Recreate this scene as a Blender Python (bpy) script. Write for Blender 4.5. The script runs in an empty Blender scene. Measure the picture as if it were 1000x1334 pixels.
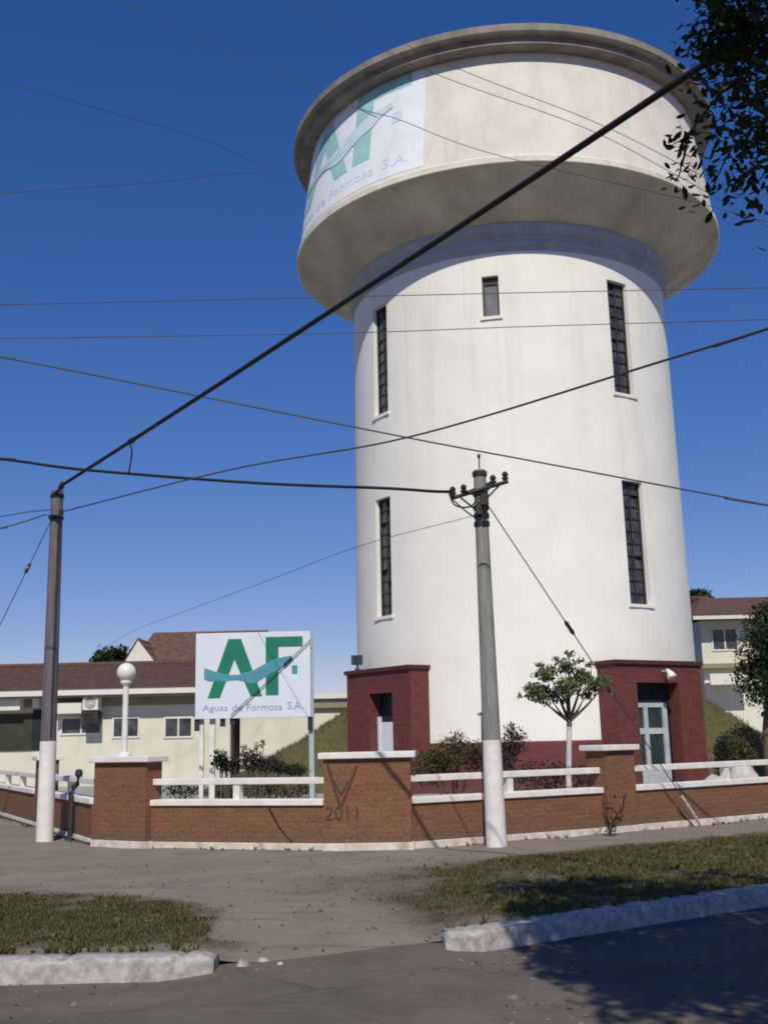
import bpy, bmesh, math, random
from mathutils import Vector, Matrix, noise
from mathutils.geometry import tessellate_polygon
R = math.radians
rnd = random.Random(7)
S = bpy.context.scene
COL = S.collection

# ------------------------------------------------------------------ camera, sky, sun, exposure
PITCH, ROLL, FPX = .2050, -.023, 1410.0
EYE = Vector((0, 0, 1.6))
cp, sp = math.cos(PITCH), math.sin(PITCH)
fwd, rt0, up0 = Vector((0, cp, sp)), Vector((1, 0, 0)), Vector((0, -sp, cp))
rt = math.cos(ROLL) * rt0 + math.sin(ROLL) * up0
up = -math.sin(ROLL) * rt0 + math.cos(ROLL) * up0
cd = bpy.data.cameras.new('camera'); cam = bpy.data.objects.new('camera', cd); COL.objects.link(cam)
cd.sensor_fit = 'VERTICAL'; cd.sensor_height = 36; cd.lens = 36 * FPX / 1334
cd.clip_start = .05; cd.clip_end = 8000
m = Matrix((rt, up, -fwd)).transposed().to_4x4(); m.translation = EYE
cam.matrix_world = m
S.camera = cam

SUN_EL, SUN_AZ = R(45), R(-1)          # sun behind the camera, a little to its left
to_sun = Vector((math.sin(SUN_AZ) * math.cos(SUN_EL), -math.cos(SUN_AZ) * math.cos(SUN_EL), math.sin(SUN_EL)))
w = bpy.data.worlds.new('World'); S.world = w; w.use_nodes = True
nt = w.node_tree; bg = nt.nodes['Background']
sky = nt.nodes.new('ShaderNodeTexSky'); sky.sky_type = 'NISHITA'; sky.sun_disc = False
sky.sun_elevation = SUN_EL
sky.sun_rotation = math.atan2(to_sun.x, to_sun.y)
sky.altitude = 0; sky.air_density = 1.0; sky.dust_density = 0; sky.ozone_density = 4.0
mul = nt.nodes.new('ShaderNodeMix'); mul.data_type = 'RGBA'; mul.blend_type = 'MULTIPLY'; mul.inputs[0].default_value = 1; mul.inputs[7].default_value = (1, .90, 1.08, 1)
hsv = nt.nodes.new('ShaderNodeHueSaturation'); hsv.inputs['Saturation'].default_value = 1.40      # the deep blue of an old film print
gam = nt.nodes.new('ShaderNodeGamma'); gam.inputs[1].default_value = .78      # evens the sky out towards the horizon
nt.links.new(sky.outputs[0], gam.inputs[0]); nt.links.new(gam.outputs[0], mul.inputs[6]); nt.links.new(mul.outputs[2], hsv.inputs['Color']); nt.links.new(hsv.outputs[0], bg.inputs[0])
bg.inputs[1].default_value = .118
sl = bpy.data.lights.new('sun', 'SUN'); sl.energy = 3.75; sl.angle = R(.5); sl.color = (1, .94, .80)
so = bpy.data.objects.new('sun', sl); COL.objects.link(so)
so.rotation_euler = to_sun.to_track_quat('Z', 'Y').to_euler()
S.view_settings.view_transform = 'Standard'; S.view_settings.look = 'None'
S.view_settings.exposure = 0.0; S.view_settings.gamma = 1
S.view_settings.use_curve_mapping = False
S.cycles.pixel_filter_type = 'BLACKMAN_HARRIS'; S.cycles.filter_width = 1.9

# ------------------------------------------------------------------ materials
def mat(name, col, col2=None, rough=.85, scale=4, detail=6, bump=0, bscale=None, fac=.5, spec=.3, stretch=(1, 1, 1), dirt=None, metal=0, sharp=(.35, .65)):
    m = bpy.data.materials.new(name); m.use_nodes = True; t = m.node_tree; N = t.nodes.new; L = t.links.new
    b = t.nodes['Principled BSDF']; b.inputs['Roughness'].default_value = rough; b.inputs['Metallic'].default_value = metal
    b.inputs['Specular IOR Level'].default_value = spec
    tc = N('ShaderNodeTexCoord'); mp = N('ShaderNodeMapping'); mp.inputs['Scale'].default_value = stretch
    L(tc.outputs['Object'], mp.inputs[0])
    n = N('ShaderNodeTexNoise'); n.inputs['Scale'].default_value = scale; n.inputs['Detail'].default_value = detail; n.inputs['Roughness'].default_value = .62
    L(mp.outputs[0], n.inputs['Vector'])
    r = N('ShaderNodeValToRGB'); r.color_ramp.elements[0].position, r.color_ramp.elements[1].position = sharp
    c2 = col2 or tuple(c * .8 for c in col)
    r.color_ramp.elements[0].color = (*c2, 1); r.color_ramp.elements[1].color = (*col, 1)
    L(n.outputs[0], r.inputs[0]); out = r.outputs[0]
    if dirt:      # (colour, scale, stretch, low, high, amount)
        dc, ds, dst, lo, hi, am = dirt
        mp2 = N('ShaderNodeMapping'); mp2.inputs['Scale'].default_value = dst; L(tc.outputs['Object'], mp2.inputs[0])
        n2 = N('ShaderNodeTexNoise'); n2.inputs['Scale'].default_value = ds; n2.inputs['Detail'].default_value = 8; n2.inputs['Roughness'].default_value = .65
        L(mp2.outputs[0], n2.inputs['Vector'])
        mr = N('ShaderNodeMapRange'); mr.inputs['From Min'].default_value = lo; mr.inputs['From Max'].default_value = hi
        mr.inputs['To Max'].default_value = am; L(n2.outputs[0], mr.inputs[0])
        mx = N('ShaderNodeMix'); mx.data_type = 'RGBA'; L(mr.outputs[0], mx.inputs[0]); L(out, mx.inputs[6]); mx.inputs[7].default_value = (*dc, 1)
        out = mx.outputs[2]
    L(out, b.inputs['Base Color'])
    if bump:
        n3 = N('ShaderNodeTexNoise'); n3.inputs['Scale'].default_value = bscale or scale * 6; n3.inputs['Detail'].default_value = 5
        L(tc.outputs['Object'], n3.inputs['Vector'])
        bp = N('ShaderNodeBump'); bp.inputs['Strength'].default_value = bump; bp.inputs['Distance'].default_value = .02
        L(n3.outputs[0], bp.inputs['Height']); L(bp.outputs[0], b.inputs['Normal'])
    return m

def brick_mat(name, c1, c2, mortar, dirtcol, rough=.85, am=.6):
    m = bpy.data.materials.new(name); m.use_nodes = True; t = m.node_tree; N = t.nodes.new; L = t.links.new
    b = t.nodes['Principled BSDF']; b.inputs['Roughness'].default_value = rough; b.inputs['Specular IOR Level'].default_value = .25
    tc = N('ShaderNodeTexCoord'); br = N('ShaderNodeTexBrick'); L(tc.outputs['UV'], br.inputs['Vector'])
    br.inputs['Scale'].default_value = 1; br.inputs['Brick Width'].default_value = .24; br.inputs['Row Height'].default_value = .075
    br.inputs['Mortar Size'].default_value = .009; br.inputs['Mortar Smooth'].default_value = .3
    br.inputs['Color1'].default_value = (*c1, 1); br.inputs['Color2'].default_value = (*c2, 1); br.inputs['Mortar'].default_value = (*mortar, 1)
    n = N('ShaderNodeTexNoise'); n.inputs['Scale'].default_value = 1.7; n.inputs['Detail'].default_value = 8; n.inputs['Roughness'].default_value = .7
    L(tc.outputs['Object'], n.inputs['Vector'])
    mr = N('ShaderNodeMapRange'); mr.inputs['From Min'].default_value = .42; mr.inputs['From Max'].default_value = .72; mr.inputs['To Max'].default_value = am
    L(n.outputs[0], mr.inputs[0])
    mx = N('ShaderNodeMix'); mx.data_type = 'RGBA'; L(mr.outputs[0], mx.inputs[0]); L(br.outputs[0], mx.inputs[6]); mx.inputs[7].default_value = (*dirtcol, 1)
    sx = N('ShaderNodeSeparateXYZ'); L(tc.outputs['UV'], sx.inputs[0])                 # mud splashed up from the pavement
    n5 = N('ShaderNodeTexNoise'); n5.inputs['Scale'].default_value = 5; n5.inputs['Detail'].default_value = 7; L(tc.outputs['UV'], n5.inputs['Vector'])
    ad = N('ShaderNodeMath'); ad.operation = 'MULTIPLY_ADD'; L(n5.outputs[0], ad.inputs[0]); ad.inputs[1].default_value = -.75; L(sx.outputs[1], ad.inputs[2])
    mq = N('ShaderNodeMapRange'); mq.inputs['From Min'].default_value = .0; mq.inputs['From Max'].default_value = -.34; mq.inputs['To Max'].default_value = .7; L(ad.outputs[0], mq.inputs[0])
    mz = N('ShaderNodeMix'); mz.data_type = 'RGBA'; L(mq.outputs[0], mz.inputs[0]); L(mx.outputs[2], mz.inputs[6]); mz.inputs[7].default_value = (.12, .088, .068, 1)
    n6 = N('ShaderNodeTexNoise'); n6.inputs['Scale'].default_value = 26; n6.inputs['Detail'].default_value = 4; L(tc.outputs['UV'], n6.inputs['Vector'])
    m6 = N('ShaderNodeMapRange'); m6.inputs['From Min'].default_value = .3; m6.inputs['From Max'].default_value = .7; m6.inputs['To Min'].default_value = .68; m6.inputs['To Max'].default_value = 1.25; L(n6.outputs[0], m6.inputs[0])
    mv = N('ShaderNodeVectorMath'); mv.operation = 'SCALE'; L(mz.outputs[2], mv.inputs[0]); L(m6.outputs[0], mv.inputs['Scale'])
    L(mv.outputs[0], b.inputs['Base Color'])
    bp = N('ShaderNodeBump'); bp.inputs['Strength'].default_value = .5; bp.inputs['Distance'].default_value = .01; bp.invert = True
    L(br.outputs['Fac'], bp.inputs['Height']); L(bp.outputs[0], b.inputs['Normal'])
    return m

def leaf_mat(name, c1, c2, trans=.25):
    m = bpy.data.materials.new(name); m.use_nodes = True; t = m.node_tree; N = t.nodes.new; L = t.links.new
    b = t.nodes['Principled BSDF']; b.inputs['Roughness'].default_value = .6; b.inputs['Specular IOR Level'].default_value = .25
    g = N('ShaderNodeNewGeometry'); r = N('ShaderNodeValToRGB')
    r.color_ramp.elements[0].color = (*c1, 1); r.color_ramp.elements[1].color = (*c2, 1)
    L(g.outputs['Random Per Island'], r.inputs[0]); L(r.outputs[0], b.inputs['Base Color'])
    tr = N('ShaderNodeBsdfTranslucent'); L(r.outputs[0], tr.inputs[0])
    mx = N('ShaderNodeMixShader'); mx.inputs[0].default_value = trans
    L(b.outputs[0], mx.inputs[1]); L(tr.outputs[0], mx.inputs[2]); L(mx.outputs[0], t.nodes['Material Output'].inputs[0])
    return m

def tile_mat(name, c1, c2):
    m = bpy.data.materials.new(name); m.use_nodes = True; t = m.node_tree; N = t.nodes.new; L = t.links.new
    b = t.nodes['Principled BSDF']; b.inputs['Roughness'].default_value = .85
    tc = N('ShaderNodeTexCoord')
    n = N('ShaderNodeTexNoise'); n.inputs['Scale'].default_value = 3.5; n.inputs['Detail'].default_value = 7; n.inputs['Roughness'].default_value = .75
    L(tc.outputs['Object'], n.inputs['Vector'])
    r = N('ShaderNodeValToRGB'); r.color_ramp.elements[0].position = .35; r.color_ramp.elements[1].position = .68
    r.color_ramp.elements[0].color = (*c1, 1); r.color_ramp.elements[1].color = (*c2, 1); L(n.outputs[0], r.inputs[0]); L(r.outputs[0], b.inputs['Base Color'])
    wv = N('ShaderNodeTexWave'); wv.bands_direction = 'X'; wv.inputs['Scale'].default_value = 1.3; wv.inputs['Distortion'].default_value = .3; L(tc.outputs['Object'], wv.inputs['Vector'])
    bp = N('ShaderNodeBump'); bp.inputs['Strength'].default_value = .9; bp.inputs['Distance'].default_value = .06
    L(wv.outputs[0], bp.inputs['Height']); L(bp.outputs[0], b.inputs['Normal'])
    return m

M = {}
M['render'] = mat('white_render', (.85, .825, .77), (.79, .765, .71), scale=.9, bump=.25, bscale=22, spec=.2,
                  dirt=((.46, .42, .35), .9, (2.6, 2.6, .13), .54, .9, .42))
M['tank'] = mat('cream_render', (.76, .71, .64), (.66, .61, .545), scale=1.1, bump=.25, bscale=18, spec=.2,
                dirt=((.42, .38, .32), .9, (2.0, 2.0, .22), .52, .85, .6))
M['band'] = mat('soffit_shade_blue_grey', (.43, .47, .52), (.34, .37, .41), scale=1.5, bump=.2, bscale=14)  # blue-grey colour stands for the tank's cast shade on the shaft
M['rim'] = mat('cream_rim', (.78, .745, .64), (.62, .58, .47), scale=2.5, bump=.2)
M['soffit'] = mat('bare_concrete', (.60, .56, .47), (.43, .40, .325), scale=.8, detail=9, bump=.4, bscale=9, dirt=((.26, .225, .17), .6, (1, 1, 1), .5, .8, .6))
M['eave'] = mat('weathered_concrete', (.31, .285, .25), (.17, .155, .135), scale=1.4, detail=9, bump=.4, bscale=10)
M['redbrick'] = brick_mat('dark_red_brick', (.195, .040, .036), (.115, .026, .028), (.14, .06, .055), (.13, .055, .048), rough=.7, am=.8)
M['redcap'] = mat('dark_red_cap', (.10, .03, .03), (.06, .02, .022), scale=5, bump=.3)
M['brick'] = brick_mat('brown_brick', (.245, .100, .055), (.180, .074, .044), (.195, .105, .070), (.19, .118, .06), am=.85)
M['white'] = mat('white_paint', (.80, .77, .74), (.66, .62, .58), scale=5, bump=.2, bscale=40, dirt=((.33, .28, .24), 2.2, (1, 1, 1), .58, .8, .6))
M['whitebase'] = mat('worn_white_paint', (.72, .66, .61), (.50, .43, .38), scale=5, bump=.3, bscale=40, dirt=((.22, .17, .14), 3, (1, 1, 1), .55, .75, .8))
M['kerb'] = mat('kerb_whitewash', (.50, .475, .455), (.27, .25, .24), scale=14, detail=9, bump=.25, bscale=40, dirt=((.16, .13, .105), 3.2, (1, 1, 1), .54, .72, .7))
M['pole'] = mat('pole_concrete', (.30, .295, .275), (.19, .185, .17), scale=3, bump=.4, bscale=30, stretch=(4, 4, .5))
M['poledark'] = mat('pole_dark', (.175, .16, .17), (.10, .09, .10), scale=3, bump=.4, bscale=30, stretch=(4, 4, .5))
M['iron'] = mat('dark_iron', (.045, .042, .042), (.025, .022, .022), rough=.6, scale=8)
M['cable'] = mat('cable_black', (.016, .016, .02), (.012, .012, .014), rough=.6)
M['wire'] = mat('wire_grey', (.075, .075, .08), (.05, .05, .055), rough=.5)
M['porcelain'] = mat('insulator_brown', (.07, .04, .03), (.05, .03, .02), rough=.25)
M['glass'] = mat('dark_glass', (.085, .085, .095), (.02, .02, .026), rough=.2, scale=3.5, spec=.6)
M['frost'] = mat('grey_glass', (.20, .20, .205), (.11, .11, .115), rough=.3, scale=2.5, spec=.5)
M['steel'] = mat('window_steel', (.055, .052, .055), (.035, .033, .034), rough=.6)
M['doorwhite'] = mat('door_white', (.50, .53, .55), (.38, .41, .43), rough=.6, scale=3)
M['darkpanel'] = mat('dark_panel', (.022, .025, .04), (.012, .013, .018), rough=.35, scale=2)
M['signwhite'] = mat('sign_white', (.70, .73, .80), (.64, .67, .75), rough=.45, scale=2)
M['tanksign'] = mat('painted_sign_white', (.80, .83, .88), (.72, .76, .82), rough=.8, scale=1.2, dirt=((.40, .42, .42), 1, (2, 2, .25), .55, .85, .5))
M['green'] = mat('logo_green', (.015, .20, .125), (.012, .165, .105), rough=.5, scale=5)
M['teal'] = mat('logo_blue', (.085, .30, .36), (.07, .26, .32), rough=.5, scale=5)
M['blue'] = mat('letter_blue', (.27, .31, .48), (.24, .28, .43), rough=.5, scale=5)
M['fgreen'] = mat('faded_green', (.38, .62, .60), (.28, .53, .52), rough=.8, scale=2.5)
M['fteal'] = mat('faded_blue', (.60, .73, .80), (.52, .66, .74), rough=.8, scale=2.5)
M['fblue'] = mat('faded_lettering', (.70, .74, .82), (.64, .69, .77), rough=.8, scale=3)
M['signpost'] = mat('sign_post_paint', (.42, .50, .52), (.34, .41, .43), rough=.5)
M['beige'] = mat('beige_render', (.70, .67, .56), (.61, .58, .48), scale=.8, bump=.2, bscale=16, dirt=((.36, .33, .26), .8, (1.5, 1.5, .3), .52, .8, .5))
M['pale'] = mat('pale_render', (.72, .71, .66), (.64, .63, .58), scale=1, bump=.2)
M['ochre'] = mat('eave_shade_brown', (.32, .28, .19), (.25, .21, .14), scale=2)  # brown with the shade under the eaves mixed into its colour
M['tile'] = tile_mat('brown_roof_tile', (.055, .028, .022), (.15, .075, .052))
M['tile2'] = tile_mat('weathered_roof_tile', (.075, .036, .026), (.22, .125, .09))
M['tile3'] = tile_mat('dull_roof_tile', (.085, .042, .032), (.16, .085, .062))
M['globe'] = mat('opal_glass', (.80, .80, .76), (.74, .74, .70), rough=.25, scale=3, spec=.5)
M['bark'] = mat('grey_bark', (.15, .11, .08), (.07, .05, .035), scale=9, bump=.6, bscale=30, stretch=(3, 3, .6))
M['limewash'] = mat('limewashed_trunk', (.70, .68, .64), (.50, .47, .42), scale=8, bump=.4)
M['rock'] = mat('pale_stone', (.55, .54, .52), (.38, .37, .35), scale=4, bump=.5)
M['stain_shadow_black'] = mat('stain_shadow_black', (.035, .026, .022), (.02, .016, .015), scale=9)
M['graffiti'] = mat('graffiti_paint', (.085, .055, .042), (.06, .04, .03), scale=9)
M['dryweed'] = mat('dry_weed', (.03, .026, .018), (.02, .016, .012), scale=9)
M['leaf_big'] = leaf_mat('leaf_dark_green', (.016, .028, .010), (.055, .080, .026), .35)
M['leaf_young'] = leaf_mat('leaf_olive_green', (.07, .10, .035), (.31, .34, .15), .35)
M['leaf_olive'] = leaf_mat('leaf_yellow_olive', (.06, .065, .022), (.17, .15, .06), .3)
M['leaf_dark'] = leaf_mat('leaf_deep_green', (.015, .028, .012), (.045, .065, .026))
M['leaf_purple'] = leaf_mat('leaf_dusky_purple', (.03, .022, .026), (.085, .06, .06))
M['blade'] = leaf_mat('grass_blade', (.045, .060, .018), (.19, .16, .065), .3)
M['bladedry'] = leaf_mat('mound_grass_blade', (.07, .08, .028), (.19, .17, .075), .3)

def ground_mat(name, c1, c2, g1, g2, blotch, attr='turf'):
    m = bpy.data.materials.new(name); m.use_nodes = True; t = m.node_tree; N = t.nodes.new; L = t.links.new
    b = t.nodes['Principled BSDF']; b.inputs['Roughness'].default_value = .95; b.inputs['Specular IOR Level'].default_value = .1
    tc = N('ShaderNodeTexCoord')
    def nz(sc, d=8, r=.65):
        n = N('ShaderNodeTexNoise'); n.inputs['Scale'].default_value = sc; n.inputs['Detail'].default_value = d; n.inputs['Roughness'].default_value = r
        L(tc.outputs['Object'], n.inputs['Vector']); return n.outputs[0]
    def ramp(src, a, c, lo=.32, hi=.68):
        r = N('ShaderNodeValToRGB'); r.color_ramp.elements[0].position = lo; r.color_ramp.elements[1].position = hi
        r.color_ramp.elements[0].color = (*a, 1); r.color_ramp.elements[1].color = (*c, 1); L(src, r.inputs[0]); return r.outputs[0]
    def mix(f, a, c):
        mx = N('ShaderNodeMix'); mx.data_type = 'RGBA'; L(f, mx.inputs[0]); L(a, mx.inputs[6]); L(c, mx.inputs[7]); return mx.outputs[2]
    d = ramp(nz(1.1, 10, .7), c2, c1)
    f = N('ShaderNodeMapRange'); f.inputs['From Min'].default_value = .53; f.inputs['From Max'].default_value = .66; f.inputs['To Max'].default_value = .65
    L(nz(.55, 9, .68), f.inputs[0])
    d = mix(f.outputs[0], d, ramp(nz(6), blotch, tuple(x * 1.35 for x in blotch)))
    mp = N('ShaderNodeMapping'); mp.inputs['Scale'].default_value = (.35, 3.2, 1); L(tc.outputs['Object'], mp.inputs[0])       # wheel and foot tracks
    n4 = N('ShaderNodeTexNoise'); n4.inputs['Scale'].default_value = 1.4; n4.inputs['Detail'].default_value = 9; n4.inputs['Roughness'].default_value = .7; L(mp.outputs[0], n4.inputs['Vector'])
    f4 = N('ShaderNodeMapRange'); f4.inputs['From Min'].default_value = .55; f4.inputs['From Max'].default_value = .70; f4.inputs['To Max'].default_value = .55; L(n4.outputs[0], f4.inputs[0])
    d = mix(f4.outputs[0], d, ramp(nz(9), tuple(x * .55 for x in blotch), tuple(x * .8 for x in blotch)))
    vo = N('ShaderNodeTexVoronoi'); vo.feature = 'DISTANCE_TO_EDGE'; vo.inputs['Scale'].default_value = .75; vo.inputs['Randomness'].default_value = 1
    wn = N('ShaderNodeTexNoise'); wn.inputs['Scale'].default_value = 3; wn.inputs['Detail'].default_value = 6; L(tc.outputs['Object'], wn.inputs['Vector'])
    wm = N('ShaderNodeMix'); wm.data_type = 'RGBA'; wm.inputs[0].default_value = .22; L(tc.outputs['Object'], wm.inputs[6]); L(wn.outputs[1], wm.inputs[7]); L(wm.outputs[2], vo.inputs['Vector'])
    f5 = N('ShaderNodeMapRange'); f5.inputs['From Min'].default_value = .0; f5.inputs['From Max'].default_value = .012; f5.inputs['To Min'].default_value = .5; f5.inputs['To Max'].default_value = 0; L(vo.outputs[0], f5.inputs[0])
    f6 = N('ShaderNodeMapRange'); f6.inputs['From Min'].default_value = .5; f6.inputs['From Max'].default_value = .62; L(nz(.45, 3, .5), f6.inputs[0])
    f7 = N('ShaderNodeMath'); f7.operation = 'MULTIPLY'; L(f5.outputs[0], f7.inputs[0]); L(f6.outputs[0], f7.inputs[1])
    d = mix(f7.outputs[0], d, ramp(nz(9), tuple(x * .4 for x in blotch), tuple(x * .6 for x in blotch)))
    gr = ramp(nz(3.5, 9), g1, g2)
    at = N('ShaderNodeAttribute'); at.attribute_name = attr
    L(mix(at.outputs['Fac'], d, gr), b.inputs['Base Color'])
    bp = N('ShaderNodeBump'); bp.inputs['Strength'].default_value = .8; bp.inputs['Distance'].default_value = .03
    L(nz(14, 8, .7), bp.inputs['Height']); L(bp.outputs[0], b.inputs['Normal'])
    return m
M['dirt'] = ground_mat('dusty_pavement', (.315, .258, .212), (.210, .168, .136), (.035, .030, .014), (.085, .068, .036), (.135, .110, .090))
M['road'] = ground_mat('dirt_road', (.200, .168, .142), (.122, .101, .087), (.05, .05, .02), (.09, .08, .04), (.090, .078, .072))
M['yard'] = ground_mat('yard_paving', (.46, .45, .43), (.32, .31, .29), (.05, .05, .02), (.10, .09, .04), (.12, .115, .09))
M['far'] = ground_mat('far_ground', (.16, .14, .10), (.11, .10, .07), (.05, .05, .02), (.10, .09, .04), (.09, .08, .05))
M['mound'] = ground_mat('mound_soil', (.125, .115, .055), (.075, .072, .034), (.05, .05, .02), (.10, .09, .04), (.10, .08, .05))

# ------------------------------------------------------------------ builders
class MB:
    """collects geometry in world coordinates, then links it as ONE mesh object"""
    def __init__(s): s.v = []; s.f = []; s.uv = []; s.sm = []
    def face(s, pts, uv=None, smooth=False):
        i = len(s.v); s.v += [Vector(p) for p in pts]; s.f.append(list(range(i, i + len(pts)))); s.uv.append(uv); s.sm.append(smooth)
    def mesh(s, verts, faces, smooth=False):
        i = len(s.v); s.v += [Vector(p) for p in verts]
        for f in faces: s.f.append([i + k for k in f]); s.uv.append(None); s.sm.append(smooth)
    def prism(s, foot, z0, z1):
        """vertical prism over a counter-clockwise footprint, with metric uv"""
        n = len(foot); a = 0
        for k in range(n):
            p, q = foot[k], foot[(k + 1) % n]; l = math.hypot(q[0] - p[0], q[1] - p[1])
            s.face([(p[0], p[1], z0), (q[0], q[1], z0), (q[0], q[1], z1), (p[0], p[1], z1)], [(a, z0), (a + l, z0), (a + l, z1), (a, z1)]); a += l
        s.face([(p[0], p[1], z1) for p in foot], [(p[0], p[1]) for p in foot])
        s.face([(p[0], p[1], z0) for p in reversed(foot)], [(p[0], p[1]) for p in reversed(foot)])
    def box(s, c, d, rot=0):
        cx, cy, cz = c; dx, dy, dz = d[0] / 2, d[1] / 2, d[2] / 2; ca, sa = math.cos(rot), math.sin(rot)
        s.prism([(cx + x * ca - y * sa, cy + x * sa + y * ca) for x, y in ((-dx, -dy), (dx, -dy), (dx, dy), (-dx, dy))], cz - dz, cz + dz)
    def bar(s, p, q, thick, depth, off=0, z0=None, z1=None):
        """upright board from plan point p to q; `off` pushes it away from the street, depth its thickness"""
        p, q = Vector(p[:2]), Vector(q[:2]); t = (q - p).normalized(); n = Vector((-t.y, t.x))
        a, b = p + n * off, q + n * off
        s.prism([a[:], b[:], (b + n * depth)[:], (a + n * depth)[:]], z0, z1)
    def tube(s, pts, r, n=8, caps=True, smooth=True):
        pts = [Vector(p) for p in pts]; k = len(pts); rs = r if isinstance(r, (list, tuple)) else [r] * k
        rings = []
        for i, p in enumerate(pts):
            t = (pts[min(i + 1, k - 1)] - pts[max(i - 1, 0)]).normalized()
            a = t.cross(Vector((0, 0, 1)) if abs(t.z) < .95 else Vector((1, 0, 0))).normalized(); b = a.cross(t)
            rings.append([p + (a * math.cos(2 * math.pi * j / n) + b * math.sin(2 * math.pi * j / n)) * rs[i] for j in range(n)])
        vs = [v for r_ in rings for v in r_]; fs = []
        for i in range(k - 1):
            for j in range(n): fs.append([i * n + j, i * n + (j + 1) % n, (i + 1) * n + (j + 1) % n, (i + 1) * n + j])
        s.mesh(vs, fs, smooth)
        if caps: s.face(list(reversed(rings[0]))); s.face(rings[-1])
    def lathe(s, cx, cy, prof, n=160, a0=0, a1=2 * math.pi, smooth=True, uvs=False):
        """profile (radius, z) turned about a vertical axis; azimuth 0 = towards the camera (-y)"""
        closed = abs(a1 - a0 - 2 * math.pi) < 1e-6
        for k in range(n):
            t0, t1 = a0 + (a1 - a0) * k / n, a0 + (a1 - a0) * (k + 1) / n
            for i in range(len(prof) - 1):
                (r0, z0), (r1, z1) = prof[i], prof[i + 1]
                P = lambda r_, t, z: (cx + r_ * math.sin(t), cy - r_ * math.cos(t), z)
                q = [P(r0, t0, z0), P(r0, t1, z0), P(r1, t1, z1), P(r1, t0, z1)]
                uv = [(t0 * r0, z0), (t1 * r0, z0), (t1 * r1, z1), (t0 * r1, z1)]
                if r0 < 1e-5: q = q[1:] ; uv = uv[1:]
                elif r1 < 1e-5: q = q[:3]; uv = uv[:3]
                s.face(q, uv, smooth)
    def build(s, name, material, parent=None, weld=False, origin=None, bevel=0):
        me = bpy.data.meshes.new(name)
        o = bpy.data.objects.new(name, me); COL.objects.link(o)
        base = Vector((0, 0, 0))
        if parent is not None:
            base = Vector(parent.get('_w', (0, 0, 0))); o.parent = parent; o['_w'] = tuple(base)
        elif origin is not None:
            base = Vector(origin); o.location = base; o['_w'] = tuple(base)
        me.from_pydata([v - base for v in s.v], [], s.f)
        if any(u is not None for u in s.uv):
            ul = me.uv_layers.new(name='UVMap'); i = 0
            for f, u in zip(s.f, s.uv):
                for k in range(len(f)):
                    if u is not None: ul.data[i].uv = u[k]
                    i += 1
        me.polygons.foreach_set('use_smooth', s.sm)
        if weld or bevel:
            bm = bmesh.new(); bm.from_mesh(me); bmesh.ops.remove_doubles(bm, verts=bm.verts, dist=.0008)
            if bevel:
                es = [e for e in bm.edges if len(e.link_faces) == 2 and e.calc_face_angle(0) > .6]
                bmesh.ops.bevel(bm, geom=es, offset=bevel, segments=2, affect='EDGES', profile=.5)
            bmesh.ops.recalc_face_normals(bm, faces=bm.faces)
            bm.to_mesh(me); bm.free()
        me.materials.append(material); me.update()
        return o

def tag(o, label=None, cat=None, group=None, kind=None):
    if label: o['label'] = label
    if cat: o['category'] = cat
    if group: o['group'] = group
    if kind: o['kind'] = kind
    return o
def thing(name, loc, label, cat, group=None):
    o = bpy.data.objects.new(name, None); COL.objects.link(o); o.location = loc; o['_w'] = tuple(loc); o.empty_display_size = .3
    return tag(o, label, cat, group)

def leaves(pts, size, jit=.4, droop=.3, rng=rnd, narrow=.45):
    """one folded leaf blade (two quads-as-triangles) at each point"""
    v, f = [], []
    for p in pts:
        s_ = size * (1 + rng.uniform(-jit, jit)); a = rng.uniform(0, 2 * math.pi); e = rng.uniform(-1.0, .7) - droop
        d = Vector((math.cos(a) * math.cos(e), math.sin(a) * math.cos(e), math.sin(e)))
        sd = d.cross(Vector((rng.uniform(-.6, .6), rng.uniform(-.6, .6), 1))).normalized(); n = d.cross(sd)
        p = Vector(p); i = len(v); w1, w2 = narrow * .46 * s_, narrow * .40 * s_
        v += [p - d * s_ * .5, p - d * s_ * .16 + sd * w1 + n * s_ * .07, p + d * s_ * .2 + sd * w2 + n * s_ * .05, p + d * s_ * .5 - n * s_ * .06, p + d * s_ * .2 - sd * w2 + n * s_ * .05, p - d * s_ * .16 - sd * w1 + n * s_ * .07]
        f += [[i, i + 1, i + 2, i + 3], [i, i + 3, i + 4, i + 5]]
    return v, f

def foliage(name, pts, size, material, parent, **k):
    mb = MB(); v, f = leaves(pts, size, **k); mb.mesh(v, f); return mb.build(name, material, parent)

def blob_pts(centres, n, rng=rnd, hollow=.35):
    """points in leaf clusters: centres = [(x,y,z,rx,ry,rz)]"""
    out = []
    wts = [c[3] * c[4] * c[5] for c in centres]; tot = sum(wts)
    for c, wt in zip(centres, wts):
        for _ in range(int(n * wt / tot)):
            while True:
                d = Vector((rng.gauss(0, 1), rng.gauss(0, 1), rng.gauss(0, 1)))
                if d.length > .01: break
            d.normalize(); d *= hollow + (1 - hollow) * rng.random() ** .6
            if rng.random() < .1: d *= 1.2
            out.append((c[0] + d.x * c[3], c[1] + d.y * c[4], c[2] + d.z * c[5]))
    return out

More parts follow.
